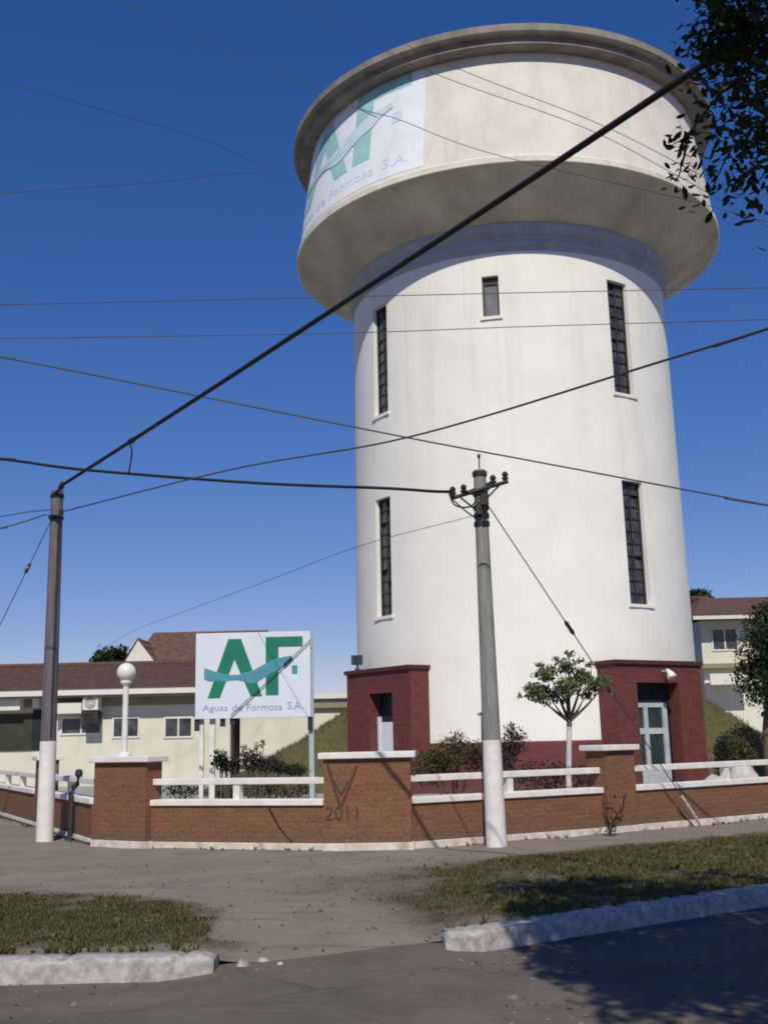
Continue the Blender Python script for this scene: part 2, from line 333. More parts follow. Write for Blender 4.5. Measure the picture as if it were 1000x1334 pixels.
def text_mesh(body, size=1.0):
    """a line of lettering as (2-D vertices, faces), width-normalised to 0..1 and height 0..1"""
    c = bpy.data.curves.new('lettering', 'FONT'); c.body = body; c.resolution_u = 2
    o = bpy.data.objects.new('lettering', c); COL.objects.link(o)
    dg = bpy.context.evaluated_depsgraph_get(); me = bpy.data.meshes.new_from_object(o.evaluated_get(dg))
    vs = [v.co.copy() for v in me.vertices]; fs = [list(p.vertices) for p in me.polygons]
    bpy.data.objects.remove(o); bpy.data.curves.remove(c); bpy.data.meshes.remove(me)
    x0, x1 = min(v.x for v in vs), max(v.x for v in vs); y0, y1 = min(v.y for v in vs), max(v.y for v in vs)
    return [((v.x - x0) / (x1 - x0), (v.y - y0) / (y1 - y0)) for v in vs], fs

def flat_poly(poly, cuts=0):
    bm = bmesh.new()
    vs = [bm.verts.new((p[0], p[1], 0)) for p in poly]
    for t in tessellate_polygon([[Vector((p[0], p[1], 0)) for p in poly]]):
        try: bm.faces.new([vs[i] for i in t])
        except ValueError: pass
    if cuts: bmesh.ops.subdivide_edges(bm, edges=bm.edges[:], cuts=cuts, use_grid_fill=True)
    bm.verts.index_update()
    r = [(v.co.x, v.co.y) for v in bm.verts], [[v.index for v in f.verts] for f in bm.faces]
    bm.free(); return r

def spline(pts, n=10):
    P = [Vector(p) for p in pts]
    if len(P) == 2: return [P[0].lerp(P[1], i / n) for i in range(n + 1)]
    P = [P[0] * 2 - P[1]] + P + [P[-1] * 2 - P[-2]]; out = []
    for i in range(1, len(P) - 2):
        a, b, c, d = P[i - 1:i + 3]
        for k in range(n):
            t = k / n
            out.append(.5 * ((2 * b) + (c - a) * t + (2 * a - 5 * b + 4 * c - d) * t * t + (3 * b - a - 3 * c + d) * t ** 3))
    out.append(P[-2]); return out

# ------------------------------------------------------------------ the ground
def kerb_y(x):
    l = 8.95; r = 9.62 + (x - .5) * .66
    if x <= -1.2: return l
    if x >= .5: return r
    t = (x + 1.2) / 1.7; t = t * t * (3 - 2 * t); return l + (9.62 - l) * t
def gap(x):        # 1 in the opening between the two kerbs, where the ground slopes through
    return max(0, min(1, (x + 1.75) / .5)) * max(0, min(1, (.75 - x) / .4))
def inside(p, poly):
    x, y = p; c = False
    for i in range(len(poly)):
        (x0, y0), (x1, y1) = poly[i], poly[i - 1]
        if (y0 > y) != (y1 > y) and x < (x1 - x0) * (y - y0) / (y1 - y0) + x0: c = not c
    return c
VERGE_R = [(-1.3, 13.2), (-.1, 13.85), (2.0, 15.15), (5.9, 17.65), (14, 22.6), (14, 18.6), (4, 12.05), (1.2, 10.2), (.55, 9.8), (.2, 10.2), (-.3, 11.6)]
VERGE_L = [(-16, 12.9), (-4.3, 12.6), (-2.9, 12.0), (-2.0, 11.3), (-1.45, 10.2), (-1.25, 9.25), (-16, 9.2)]
def turf(x, y, soil=False):
    d = 0
    for P in (VERGE_R, VERGE_L):
        k = sum(inside((x + dx, y + dy), P) for dx, dy in ((0, 0), (.22, 0), (-.22, 0), (0, .3), (0, -.3))) / 5
        d = max(d, k)
    n = noise.fractal(Vector((x * .9, y * .9, 3.1)), .6, 2, 4)
    if x < 1.5 and x > -1.6 and y > 9.6: d *= max(.12, min(1, (x + 1.1) / 2.6 + (14.2 - y) * .02))
    n2 = noise.fractal(Vector((x * 2.6, y * 2.6, 8)), .7, 2, 3)
    if soil: return max(0, min(1, d * (1.02 + .5 * n + .3 * n2)))
    return max(0, min(1, d * ((.62 if x < .6 else .62 + .34 * min(1, (x - .6) / 1.2)) + .75 * n + .5 * n2)))
def sheet(name, material, xs, rows, hfun, tfun, label=None):
    """grid mesh: rows[j](x) gives y"""
    vs = []; tv = []
    for rw in rows:
        for x in xs:
            y = rw(x); vs.append((x, y, hfun(x, y))); tv.append(tfun(x, y))
    nx = len(xs); fs = [[j * nx + i, j * nx + i + 1, (j + 1) * nx + i + 1, (j + 1) * nx + i] for j in range(len(rows) - 1) for i in range(nx - 1)]
    mb = MB(); mb.mesh(vs, fs, True); o = mb.build(name, material)
    a = o.data.attributes.new('turf', 'FLOAT', 'POINT'); a.data.foreach_set('value', tv)
    return tag(o, kind='structure')
def frange(a, b, s):
    n = max(1, round((b - a) / s)); return [a + (b - a) * i / n for i in range(n + 1)]
def und(x, y, a=.018): return a * noise.fractal(Vector((x * .7, y * .7, 1)), .7, 2, 4) + a * .4 * noise.noise(Vector((x * 4, y * 4, 5)))
xs = frange(-60, -6.2, 3) + frange(-6, 7, .12) + frange(7.4, 16, .4) + frange(18, 90, 4)
def pave_h(x, y):
    t = max(0, y - kerb_y(x)); g = gap(x)
    return und(x, y) * min(1, t * 2) - .09 * g * max(0, 1 - t / 1.6)
def road_h(x, y):
    t = max(0, kerb_y(x) - y); g = gap(x)
    return -.16 + und(x, y, .022) * min(1, t * 2) + .07 * g * max(0, 1 - t / 1.4)
rows = [(lambda x, t=t: kerb_y(x) + t) for t in frange(0, 9, .14) + frange(9.6, 26, .8)]
sheet('pavement', M['dirt'], xs, rows, pave_h, lambda x, y: turf(x, y, True))
rows = [(lambda x, t=t: kerb_y(x) - t) for t in frange(60, 4.6, 3) + frange(4.5, 0, .12)]
sheet('road', M['road'], xs, rows, road_h, lambda x, y: 0)
mb = MB(); mb.face([(-3000, -3000, -.32), (3000, -3000, -.32), (3000, 3000, -.32), (-3000, 3000, -.32)])
tag(mb.build('ground', M['far']), kind='structure')

def kerb(name, pts, label, ends):
    """rounded white-washed kerb stones laid along pts, slightly uneven"""
    mb = MB(); prof = [(0, -.3), (.0, -.03), (.006, -.008), (.028, .008), (.15, .012), (.28, .008), (.30, -.02), (.31, -.3)]
    P = [Vector(p) for p in pts]; k = len(P); rings = []
    for i, p in enumerate(P):
        t = (P[min(i + 1, k - 1)] - P[max(i - 1, 0)]).normalized(); n = Vector((-t.y, t.x))
        e = min((i if ends[0] else 99), (k - 1 - i if ends[1] else 99)); sh = [.86, .97, 1, 1][min(e, 3)]
        ring = []
        for (a, z) in prof:
            j = noise.noise(Vector((p.x * 3.1, a * 9, z * 9 + p.y)))
            ring.append(((p + n * ((a - .155) * (.75 + .25 * sh) + .155 + .003 * j)).x, (p + n * ((a - .155) * (.75 + .25 * sh) + .155 + .003 * j)).y, (z if z < -.1 else (z + .2) * sh - .2 + .003 * j - (.018 if (i % 18 == 0 and a > 0) else 0))))
        rings.append(ring)
    m_ = len(prof)
    mb.mesh([v for r_ in rings for v in r_], [[i * m_ + j, (i + 1) * m_ + j, (i + 1) * m_ + j + 1, i * m_ + j + 1] for i in range(k - 1) for j in range(m_ - 1)], True)
    mb.face(rings[0]); mb.face(list(reversed(rings[-1])))
    return tag(mb.build(name, M['kerb'], weld=True), label, 'kerb', None)
k1 = kerb('kerb', [(x, 8.66) for x in frange(-16, -1.36, .05)], 'whitewashed kerb with broken end on the left of the path gap', (0, 1))
k2 = kerb('kerb', [(x, kerb_y(x) - .26) for x in frange(.42, 20, .05)], 'whitewashed kerb half in tree shade on the right of the path gap', (1, 0))

mb = MB(); rg = random.Random(3)                                        # rubble at the broken kerb end, loose stones on the road
def pebble(mb, x, y, z, s_, rg):
    a = [rg.uniform(.6, 1.1) for _ in range(8)]; top = [(x + s_ * a[i] * math.cos(i * .785), y + s_ * a[i] * math.sin(i * .785), z + s_ * .1) for i in range(8)]
    hi = [(x + (p[0] - x) * .55, y + (p[1] - y) * .55, z + s_ * rg.uniform(.45, .75)) for p in top]
    mb.mesh(top + hi, [[i, (i + 1) % 8, 8 + (i + 1) % 8, 8 + i] for i in range(8)] + [[8 + i for i in range(8)]], False)
for _ in range(900):
    x = rg.uniform(-5, 4.5); t = rg.uniform(.0, 5); y = kerb_y(x) - .25 - t
    pebble(mb, x, y, road_h(x, y), rg.uniform(.008, .022) * (2.4 if rg.random() < .03 else 1), rg)
for _ in range(420):
    x = rg.uniform(-5, 6); y = kerb_y(x) + rg.uniform(.2, 6.5)
    pebble(mb, x, y, pave_h(x, y) - .002, rg.uniform(.008, .022), rg)
tag(mb.build('gravel', mat('gravel', (.24, .21, .18), (.13, .11, .09), scale=3)), 'loose gravel scattered over the dirt road and path', 'gravel', kind='stuff')
for i, (x, y, s_) in enumerate([(-1.16, 8.83, .07), (-1.02, 8.95, .05), (-.88, 8.86, .035)]):
    mb = MB(); pebble(mb, x, y, pave_h(x, y) - .01 if y > kerb_y(x) else road_h(x, y), s_, rg)
    tag(mb.build('kerb_rubble', M['kerb']), ['largest pale lump of rubble right beside the broken kerb end', 'middle pale lump of rubble near the broken kerb end', 'smallest pale lump of rubble farthest from the broken kerb end'][i], 'rubble', 'rubble at the broken kerb end')

def grass(name, polys, n, hh, material, label, zf, dens, seed=5):
    rg = random.Random(seed); v, f = [], []; c = 0; tries = 0
    while c < n and tries < n * 30:
        tries += 1
        P = polys[0] if rg.random() < .68 or len(polys) == 1 else polys[1]
        x = rg.uniform(max(-6, min(p[0] for p in P)), min(9.5, max(p[0] for p in P))); y = rg.uniform(min(p[1] for p in P), max(p[1] for p in P))
        d = dens(x, y)
        if rg.random() > d: continue
        h = hh * rg.uniform(.4, 1.3) * (.35 + .75 * d); a = rg.uniform(0, 6.28); l = rg.uniform(0, .8) * h; wd = .006 + .006 * rg.random()
        z = zf(x, y); i = len(v)
        v += [(x - math.cos(a) * wd, y - math.sin(a) * wd, z - .004), (x + math.cos(a) * wd, y + math.sin(a) * wd, z - .004), (x + math.sin(a) * l, y - math.cos(a) * l, z + h)]
        f.append([i, i + 1, i + 2]); c += 1
    mb = MB(); mb.mesh(v, f); return tag(mb.build(name, material), label, 'grass', kind='stuff')
grass('grass', [VERGE_R, VERGE_L], 105000, .036, M['blade'], 'short patchy grass on the verges between kerb and wall', pave_h, lambda x, y: turf(x, y) ** 1.4)

rg = random.Random(77); v, f = [], []
def tuft(x, y, z, h, n):
    for _ in range(n):
        a = rg.uniform(0, 6.28); l = rg.uniform(.2, 1.0) * h; hh = h * rg.uniform(.5, 1.1); wd = rg.uniform(.006, .013); i = len(v); c_, s_ = math.cos(a), math.sin(a)
        v.extend([(x - s_ * wd, y + c_ * wd, z - .01), (x + s_ * wd, y - c_ * wd, z - .01), (x + c_ * l * .5 + s_ * wd * .7, y + s_ * l * .5 - c_ * wd * .7, z + hh * .75), (x + c_ * l, y + s_ * l, z + hh)]); f.extend([[i, i + 1, i + 2], [i, i + 2, i + 3]])
for _ in range(300):
    x = rg.uniform(-5.5, 8); y = kerb_y(x) + rg.uniform(.1, 5)
    if rg.random() < turf(x, y) * 1.2: tuft(x, y, pave_h(x, y), rg.uniform(.03, .08), rg.randint(6, 14))
for _ in range(150):
    x = rg.choice([rg.uniform(-6, -1.25), rg.uniform(.4, 6)]); y = kerb_y(x) + rg.uniform(.0, .1); tuft(x, y, pave_h(x, y), rg.uniform(.03, .10), rg.randint(4, 9))
for (x0, y0), (x1, y1), n_ in (((-3.7, 17.36), (-1, 16.42), 16), ((.32, 16.36), (3.5, 18.02), 22), ((4.1, 18.42), (9, 21.7), 26), ((-8.9, 25.5), (-4.95, 18.1), 18)):
    for _ in range(n_): k_ = rg.random(); x, y = x0 + (x1 - x0) * k_, y0 + (y1 - y0) * k_ - .05; tuft(x, y, pave_h(x, y), rg.uniform(.03, .08), rg.randint(4, 8))
mb = MB(); mb.mesh(v, f); tag(mb.build('weeds', leaf_mat('weed_blade', (.05, .07, .02), (.20, .19, .07), .3)), 'scattered weed tufts along the kerbs, the verges and the wall foot', 'weeds', kind='stuff')
v, f = [], []
for _ in range(1500):
    x = rg.gauss(2.2, 2.4) if rg.random() < .7 else rg.uniform(-5, 6); y = rg.uniform(6.6, 15.5)
    if abs(y - kerb_y(x) + .25) < .2: continue
    z = (pave_h(x, y) if y > kerb_y(x) else road_h(x, y)) + .008; a = rg.uniform(0, 6.28); q = rg.uniform(.014, .034); i = len(v); c_, s_ = math.cos(a) * q, math.sin(a) * q
    v += [(x - c_, y - s_, z), (x - s_ * .4, y + c_ * .4, z + rg.uniform(0, .012)), (x + c_, y + s_, z + rg.uniform(0, .012)), (x + s_ * .4, y - c_ * .4, z)]; f.append([i, i + 1, i + 2, i + 3])
mb = MB(); mb.mesh(v, f); tag(mb.build('fallen_leaves', leaf_mat('dead_leaf', (.045, .030, .016), (.17, .115, .06), .1)), 'dry fallen leaves scattered over road, path and verges', 'leaves', kind='stuff')

# ------------------------------------------------------------------ the yard behind the fence
FENCE = [(-13.9, 34.9), (-4.9, 18.15), (-3.72, 17.5), (-1.0, 16.55), (.3, 16.5), (3.6, 18.45), (4.1, 18.8), (16, 26.6)]
mb = MB()
yp = [(-60, 62), (60, 62), (60, 40)] 
mb.face([(p[0], p[1], .05) for p in FENCE] + [(60, 55, .05), (60, 90, .05), (-60, 90, .05), (-40, 60, .05)])
tag(mb.build('yard', M['yard']), kind='structure')

# ------------------------------------------------------------------ water tower
TX, TY = 4.345, 35.0
tower = thing('water_tower', (TX, TY, 0), 'tall white round water tower with wide overhanging tank and dark red brick doorways', 'water tower')
def shaft_r(z): return 5.3354 + (5.2143 - 5.3354) * (z - 1) / 14.5
def cylp(az, r, z): a = R(az); return Vector((TX + r * math.sin(a), TY - r * math.cos(a), z))
WIN = [(-60.5, -52.2, 11.33, 14.9), (28.4, 37.1, 11.33, 14.9), (-60.6, -52.0, 5.1, 8.7), (28.4, 37.1, 5.1, 8.7), (-14.5, -9.1, 13.57, 14.86)]
WIN += [(a + 180, b + 180, c, d) for a, b, c, d in WIN[:2]] + []
WIN = [((a + 180) % 360 - 180, (b + 180) % 360 - 180, c, d) for a, b, c, d in WIN]
azs = sorted(set([a for a in range(-180, 181, 2)] + [q for W_ in WIN for q in W_[:2]])); zs = sorted(set([0, 1.5, 3, 10, 12.5, 16, 16.6] + [q for W_ in WIN for q in W_[2:]]))
mb = MB()
for a0, a1 in zip(azs, azs[1:]):
    for z0, z1 in zip(zs, zs[1:]):
        am, zm = (a0 + a1) / 2, (z0 + z1) / 2
        if any(w0 < am < w1 and b0 < zm < b1 for w0, w1, b0, b1 in WIN): continue
        mb.face([cylp(a0, shaft_r(z0), z0), cylp(a1, shaft_r(z0), z0), cylp(a1, shaft_r(z1), z1), cylp(a0, shaft_r(z1), z1)], None, True)
DEP = .2
for w0, w1, b0, b1 in WIN:
    for z in (b0, b1):
        q = [cylp(w0, shaft_r(z), z), cylp(w1, shaft_r(z), z), cylp(w1, shaft_r(z) - DEP, z), cylp(w0, shaft_r(z) - DEP, z)]
        mb.face(q if z == b0 else list(reversed(q)))
    for a in (w0, w1):
        q = [cylp(a, shaft_r(b0), b0), cylp(a, shaft_r(b1), b1), cylp(a, shaft_r(b1) - DEP, b1), cylp(a, shaft_r(b0) - DEP, b0)]
        mb.face(q if a == w0 else list(reversed(q)))
mb.build('shaft', M['render'], tower)
for k, (w0, w1, b0, b1) in enumerate(WIN):
    rr = shaft_r((b0 + b1) / 2) - DEP + .03
    A, B = cylp(w0, rr, 0), cylp(w1, rr, 0); t = (B - A); L_ = t.length; t.normalize(); n = Vector((t.y, -t.x, 0))
    fr = MB(); d = n * .035
    def strip(u0, u1, z0, z1, pr=.035):
        p, q = A + t * u0, A + t * u1
        fr.prism([(p + n * pr).to_2d()[:], (q + n * pr).to_2d()[:], q.to_2d()[:], p.to_2d()[:]], z0, z1)
    small = k == 4
    strip(0, .05, b0, b1); strip(L_ - .05, L_, b0, b1); strip(.05, L_ - .05, b0, b0 + .05, .033); strip(.05, L_ - .05, b1 - (.22 if small else .05), b1, .033)
    if not small:
        strip(L_ / 2 - .018, L_ / 2 + .018, b0 + .05, b1 - .05, .030)
        for i in range(1, 10):
            z = b0 + (b1 - b0) * i / 10; strip(.05, L_ - .05, z - .014, z + .014, .026)
    o = fr.build('window', M['steel'], tower)
    pn = MB(); P0, P1 = A - n * .012, B - n * .012
    if small:
        pn.prism([(P0).to_2d()[:], (P1).to_2d()[:], (P1 - n * .03).to_2d()[:], (P0 - n * .03).to_2d()[:]], b0 - .05, b1 + .05)
    else:      # louvred glass: each pane row tilted a little differently, some opened
        rg = random.Random(k)
        for i in range(10):
            z0, z1 = b0 + (b1 - b0) * i / 10, b0 + (b1 - b0) * (i + 1) / 10
            for u0, u1 in ((0, L_ / 2), (L_ / 2, L_)):
                e = rg.choice([0, 0, 0, .008, .014, .06]); p, q = P0 + t * u0, P0 + t * u1
                pn.face([(p.x, p.y, z0), (q.x, q.y, z0), (q.x - n.x * e, q.y - n.y * e, z1), (p.x - n.x * e, p.y - n.y * e, z1)])
        pn.prism([(P0 - n * .08).to_2d()[:], (P1 - n * .08).to_2d()[:], (P1 - n * .11).to_2d()[:], (P0 - n * .11).to_2d()[:]], b0, b1)
    pn.build('pane', M['frost'] if small else M['glass'], o)
    sb = MB(); p, q = cylp(w0 - .8, shaft_r(b0) + .06, 0), cylp(w1 + .8, shaft_r(b0) + .06, 0); p2, q2 = cylp(w0 - .8, shaft_r(b0) - .12, 0), cylp(w1 + .8, shaft_r(b0) - .12, 0)
    sb.prism([p.to_2d()[:], q.to_2d()[:], q2.to_2d()[:], p2.to_2d()[:]], b0 - .08, b0 + .012); sb.build('sill', M['render'], o)
# tank, rim, soffit, eave roof
mb = MB(); mb.lathe(TX, TY, [(5.1, 16.3), (5.24, 16.34), (5.55, 16.46), (6.3, 16.92), (6.95, 17.32), (7.10, 17.40)], 192); mb.build('soffit', M['soffit'], tower, weld=True)
mb = MB(); mb.lathe(TX, TY, [(5.20, 15.58), (5.235, 15.585), (5.235, 15.74), (5.30, 15.76), (5.30, 15.86), (5.26, 15.9), (5.26, 16.05), (5.36, 16.1), (5.36, 16.2), (5.42, 16.24), (5.42, 16.40)], 192, smooth=False); mb.build('shade_moulding', M['band'], tower, weld=True)  # ring carried down to paint in the shadow below the soffit
mb = MB(); mb.lathe(TX, TY, [(7.10, 17.40), (7.14, 17.41), (7.14, 17.58), (7.08, 17.64), (7.03, 17.66)], 192, smooth=False); mb.build('rim', M['rim'], tower, weld=True)
mb = MB(); mb.lathe(TX, TY, [(7.06, 17.62), (6.55, 21.5)], 192); mb.build('tank_wall', M['tank'], tower, weld=True)
mb = MB(); mb.lathe(TX, TY, [(6.50, 21.18), (6.95, 21.2), (7.0, 21.22), (7.0, 21.42), (7.18, 21.45), (7.22, 21.5), (7.22, 21.72), (7.1, 21.76), (3.5, 22.3), (0, 22.5)], 192, smooth=False)
mb.build('eave_roof', M['eave'], tower, weld=True)
# dark red base course
mb = MB(); mb.lathe(TX, TY, [(5.40, 0), (5.40, 1.36), (5.37, 1.4), (5.30, 1.405)], 192, smooth=False, uvs=True); mb.build('base_course', M['redbrick'], tower)

def portal(th, dp, w_, zt, o0, o1, zo, kind, label):
    a = R(th); n = Vector((math.sin(a), -math.cos(a), 0)); t = Vector((math.cos(a), math.sin(a), 0)); c = Vector((TX, TY, 0))
    P = lambda u, d: (c + n * d + t * u).to_2d()[:]
    back = 4.9
    mb = MB()
    mb.prism([P(-w_, dp), P(o0, dp), P(o0, back), P(-w_, back)], 0, zo)
    mb.prism([P(o1, dp), P(w_, dp), P(w_, back), P(o1, back)], 0, zo)
    mb.prism([P(-w_, dp), P(w_, dp), P(w_, back), P(-w_, back)], zo + .001, zt - .12)
    o = mb.build('portal', M['redbrick'], tower); o['label'] = label
    cb = MB(); cb.prism([P(-w_ - .06, dp + .07), P(w_ + .06, dp + .07), P(w_ + .06, back), P(-w_ - .06, back)], zt - .12, zt); cb.build('cap', M['redcap'], o, bevel=.012)
    dd = 5.40
    pb = MB(); pb.prism([P(o0, dd - .03), P(o1, dd - .03), P(o1, dd - .06), P(o0, dd - .06)], 0, zo); pb.build('recess_shade', M['darkpanel'], o)  # near-black sheet painting the shade inside the opening
    if kind == 'gate':
        db = MB()
        for i in range(7):
            u0 = o0 + .14 + (o1 - o0 - .18) * i / 7; u1 = o0 + .14 + (o1 - o0 - .18) * (i + 1) / 7 - .02
            db.prism([P(u0, dd + .05), P(u1, dd + .05), P(u1, dd + .01), P(u0, dd + .01)], .08, 2.02)
        db.prism([P(o0 + .02, dd + .09), P(o0 + .13, dd + .09), P(o0 + .13, dd + .01), P(o0 + .02, dd + .01)], 0, 2.18)
        for z in (.3, 1.1, 1.85): db.prism([P(o0 + .14, dd + .01), P(o1 - .04, dd + .01), P(o1 - .04, dd - .02), P(o0 + .14, dd - .02)], z, z + .1)
        db.build('gate', M['signwhite'], o)
    else:
        u0, u1, h = o0 + .12, o1 - .22, 2.36
        db = MB(); cx = u0 + .36 * (u1 - u0)
        def st(a_, b_, z0, z1, pr): db.prism([P(a_, dd + pr), P(b_, dd + pr), P(b_, dd), P(a_, dd)], z0, z1)
        st(u0, u0 + .07, 0, h, .06); st(u1 - .16, u1, 0, h, .07); st(cx - .07, cx + .07, 0, h, .065); st(u0 + .07, u1 - .16, h - .12, h, .055); st(u0 + .07, u1 - .16, 1.52, 1.68, .055); st(u0 + .07, u1 - .16, 0, .55, .05)
        db.build('door', M['doorwhite'], o)
        gb = MB(); gb.prism([P(u0 + .05, dd + .02), P(u1 - .1, dd + .02), P(u1 - .1, dd - .01), P(u0 + .05, dd - .01)], .5, h - .05)
        gb.build('door_glass', mat('door_glass_green', (.04, .065, .06), (.025, .035, .04), rough=.15, spec=.6), o)
        lb = MB(); q = c + n * (dp + .01) + t * .1
        lb.tube([(q.x, q.y, 3.2), (q.x + n.x * .18, q.y + n.y * .18, 3.22)], .02, 8)
        lb.tube([(q.x + n.x * .18, q.y + n.y * .18, 3.24), (q.x + n.x * .30, q.y + n.y * .30, 3.12), (q.x + n.x * .34, q.y + n.y * .34, 3.02)], [.04, .10, .14], 12); lb.build('wall_lamp', M['globe'], o)
    return o
portal(-54, 5.76, 1.56, 3.56, -.42, .72, 2.84, 'gate', 'left brick doorway with a white plank gate')
portal(33, 5.76, 1.66, 3.50, -.90, .72, 2.90, 'door', 'right brick doorway with a white framed glass door')
# floodlight on the left doorway's roof
mb = MB(); q = cylp(-66, 5.75, 0)
mb.box((q.x, q.y, 3.60), (.14, .14, .06)); mb.tube([(q.x, q.y, 3.6), (q.x, q.y, 3.74)], .025, 8)
mb.prism([(q.x - .17, q.y - .12), (q.x + .17, q.y - .12), (q.x + .14, q.y + .14), (q.x - .14, q.y + .14)], 3.74, 4.02)
o = thing('floodlight', (q.x, q.y, 3.56), 'small dark floodlight standing on the roof of the left brick doorway', 'floodlight')
mb.build('housing', mat('flood_housing', (.05, .075, .08), (.035, .05, .055)), o)
mb = MB(); mb.face([(q.x - .14, q.y - .124, 3.77), (q.x + .14, q.y - .124, 3.77), (q.x + .14, q.y - .124, 3.99), (q.x - .14, q.y - .124, 3.99)]); mb.build('lens', M['glass'], o)

# the sign design: (polygon, material slot) in sign coordinates u,v 0..1
def uvp(pts): return [((x - 25) / 925, 1 - (y - 70) / 675) for x, y in pts]
LOGO = [('letter', uvp([(287, 120), (390, 120), (562, 578), (470, 578), (338, 285), (222, 586), (125, 586)]), 'green', 0),
        ('letter', uvp([(590, 110), (888, 110), (888, 192), (692, 192), (692, 572), (590, 572)]), 'green', 0),
        ('wave', uvp([(95, 345), (170, 372), (240, 392), (300, 405), (370, 405), (430, 385), (490, 375), (540, 345), (600, 318), (650, 290), (720, 275), (800, 262), (800, 300), (740, 330), (700, 372), (640, 395), (580, 430), (520, 468), (470, 478), (420, 462), (370, 446), (310, 448), (250, 455), (190, 448), (130, 452), (95, 432)]), 'teal', 1),
        ('emblem', uvp([(800, 340), (845, 340), (845, 408), (800, 408)]), 'teal', 0)]
def put_sign(mapper, cols, parent, cuts, step, words=True):
    for nm, poly, cc, lv in LOGO:
        v, f = flat_poly(poly, cuts); mb = MB(); mb.mesh([mapper(u, v_, step * (1 + lv)) for u, v_ in v], f); mb.build(nm, cols[cc], parent)
    if words:
        for body, (x0, x1, y0, y1) in (('Aguas', (85, 285, 702, 636)), ('de', (320, 408, 690, 634)), ('Formosa', (440, 722, 690, 634)), ('S.A.', (765, 885, 685, 625))):
            v, f = text_mesh(body); mb = MB()
            mb.mesh([mapper((x0 + (x1 - x0) * a - 25) / 925, 1 - (y0 + (y1 - y0) * b - 70) / 675, step) for a, b in v], f); mb.build('lettering', cols['blue'], parent)
def tank_map(u, v, off):
    z = 17.75 + v * 3.65; r = 7.06 + (6.55 - 7.06) * (z - 17.62) / 3.88 + off
    return cylp(-82 + 57 * u, r, z)
mb = MB(); n_ = 40
mb.mesh([tank_map(i / n_, j, .006) for j in (0, 1) for i in range(n_ + 1)], [[i, i + 1, n_ + 2 + i, n_ + 1 + i] for i in range(n_)], True)
sg = mb.build('painted_sign', M['tanksign'], tower)
put_sign(tank_map, {'green': M['fgreen'], 'teal': M['fteal'], 'blue': M['fblue']}, sg, 5, .014)

# grassy mound behind the tower
vs, fs, tv = [], [], []; na, nr = 90, 16
def mound_z(az, q): # q 0..1 outwards
    h = 2.75 * max(0, min(1, (abs(az) - 66) / 16)); e = 1 - q
    return .032 + h * (e * (.75 + .25 * e)) + (.10 * noise.noise(Vector((az * .06, q * 4, 2))) + .05 * noise.noise(Vector((az * .2, q * 9, 7)))) * (1 if h > .1 else 0) * math.sin(math.pi * min(1, q + .05))
azl = [66 + 228 * i / na for i in range(na + 1)]
for a in azl:
    for j in range(nr + 1):
        az = a if a <= 180 else a - 360; vs.append(cylp(az, 5.2 + 5.0 * j / nr, mound_z(az, j / nr)))
mb = MB(); mb.mesh(vs, [[i * (nr + 1) + j, i * (nr + 1) + j + 1, (i + 1) * (nr + 1) + j + 1, (i + 1) * (nr + 1) + j] for i in range(na) for j in range(nr)], True)
tag(mb.build('mound', M['mound']), kind='structure')
rg = random.Random(9); v, f = [], []
for _ in range(11000):
    a = rg.choice([rg.uniform(70, 150), rg.uniform(210, 290)]); q = rg.uniform(.03, 1); az = a if a <= 180 else a - 360
    p = cylp(az, 5.2 + 5 * q, mound_z(az, q)); h = rg.uniform(.05, .16); an = rg.uniform(0, 6.28); i = len(v)
    v += [p + Vector((math.cos(an) * .014, math.sin(an) * .014, -.01)), p - Vector((math.cos(an) * .014, math.sin(an) * .014, .01)), p + Vector((rg.uniform(-.06, .06), rg.uniform(-.06, .06), h))]; f.append([i, i + 1, i + 2])
mb = MB(); mb.mesh(v, f); tag(mb.build('grass', M['bladedry']), 'yellowish grass covering the mound around the tower foot', 'grass', kind='stuff')

# ------------------------------------------------------------------ street fence: piers and wall sections
def pier(p, q, depth, label, h=1.30, cap=.09):
    p, q = Vector(p), Vector(q); t = (q - p).normalized(); n = Vector((-t.y, t.x))
    o = thing('brick_pier', ((p.x + q.x) / 2, (p.y + q.y) / 2, 0), label, 'fence pier', 'brick piers of the street fence')
    foot = lambda e: [(p - t * e - n * e)[:], (q + t * e - n * e)[:], (q + t * e + n * (depth + e))[:], (p - t * e + n * (depth + e))[:]]
    mb = MB(); mb.prism(foot(0), -.05, h); mb.build('brickwork', M['brick'], o)
    mb = MB(); mb.prism(foot(.075), h, h + cap); mb.build('cap', M['white'], o, bevel=.012)
    mb = MB(); mb.prism(foot(.022), -.05, .10); mb.build('painted_base', M['whitebase'], o, bevel=.008)
    return o
pA = pier((-7.15, 22.45), (-6.9, 21.95), .36, 'far brick pier on the side wall behind the left concrete pole')
pB = pier((-4.78, 18.0), (-3.80, 17.39), .34, 'brick pier carrying the white globe lamp')
pC = pier((-.98, 16.42), (.30, 16.34), .55, 'broad corner brick pier scrawled with graffiti')
pD = pier((3.50, 18.08), (4.05, 18.44), .45, 'narrow brick pier in front of the right tower doorway')

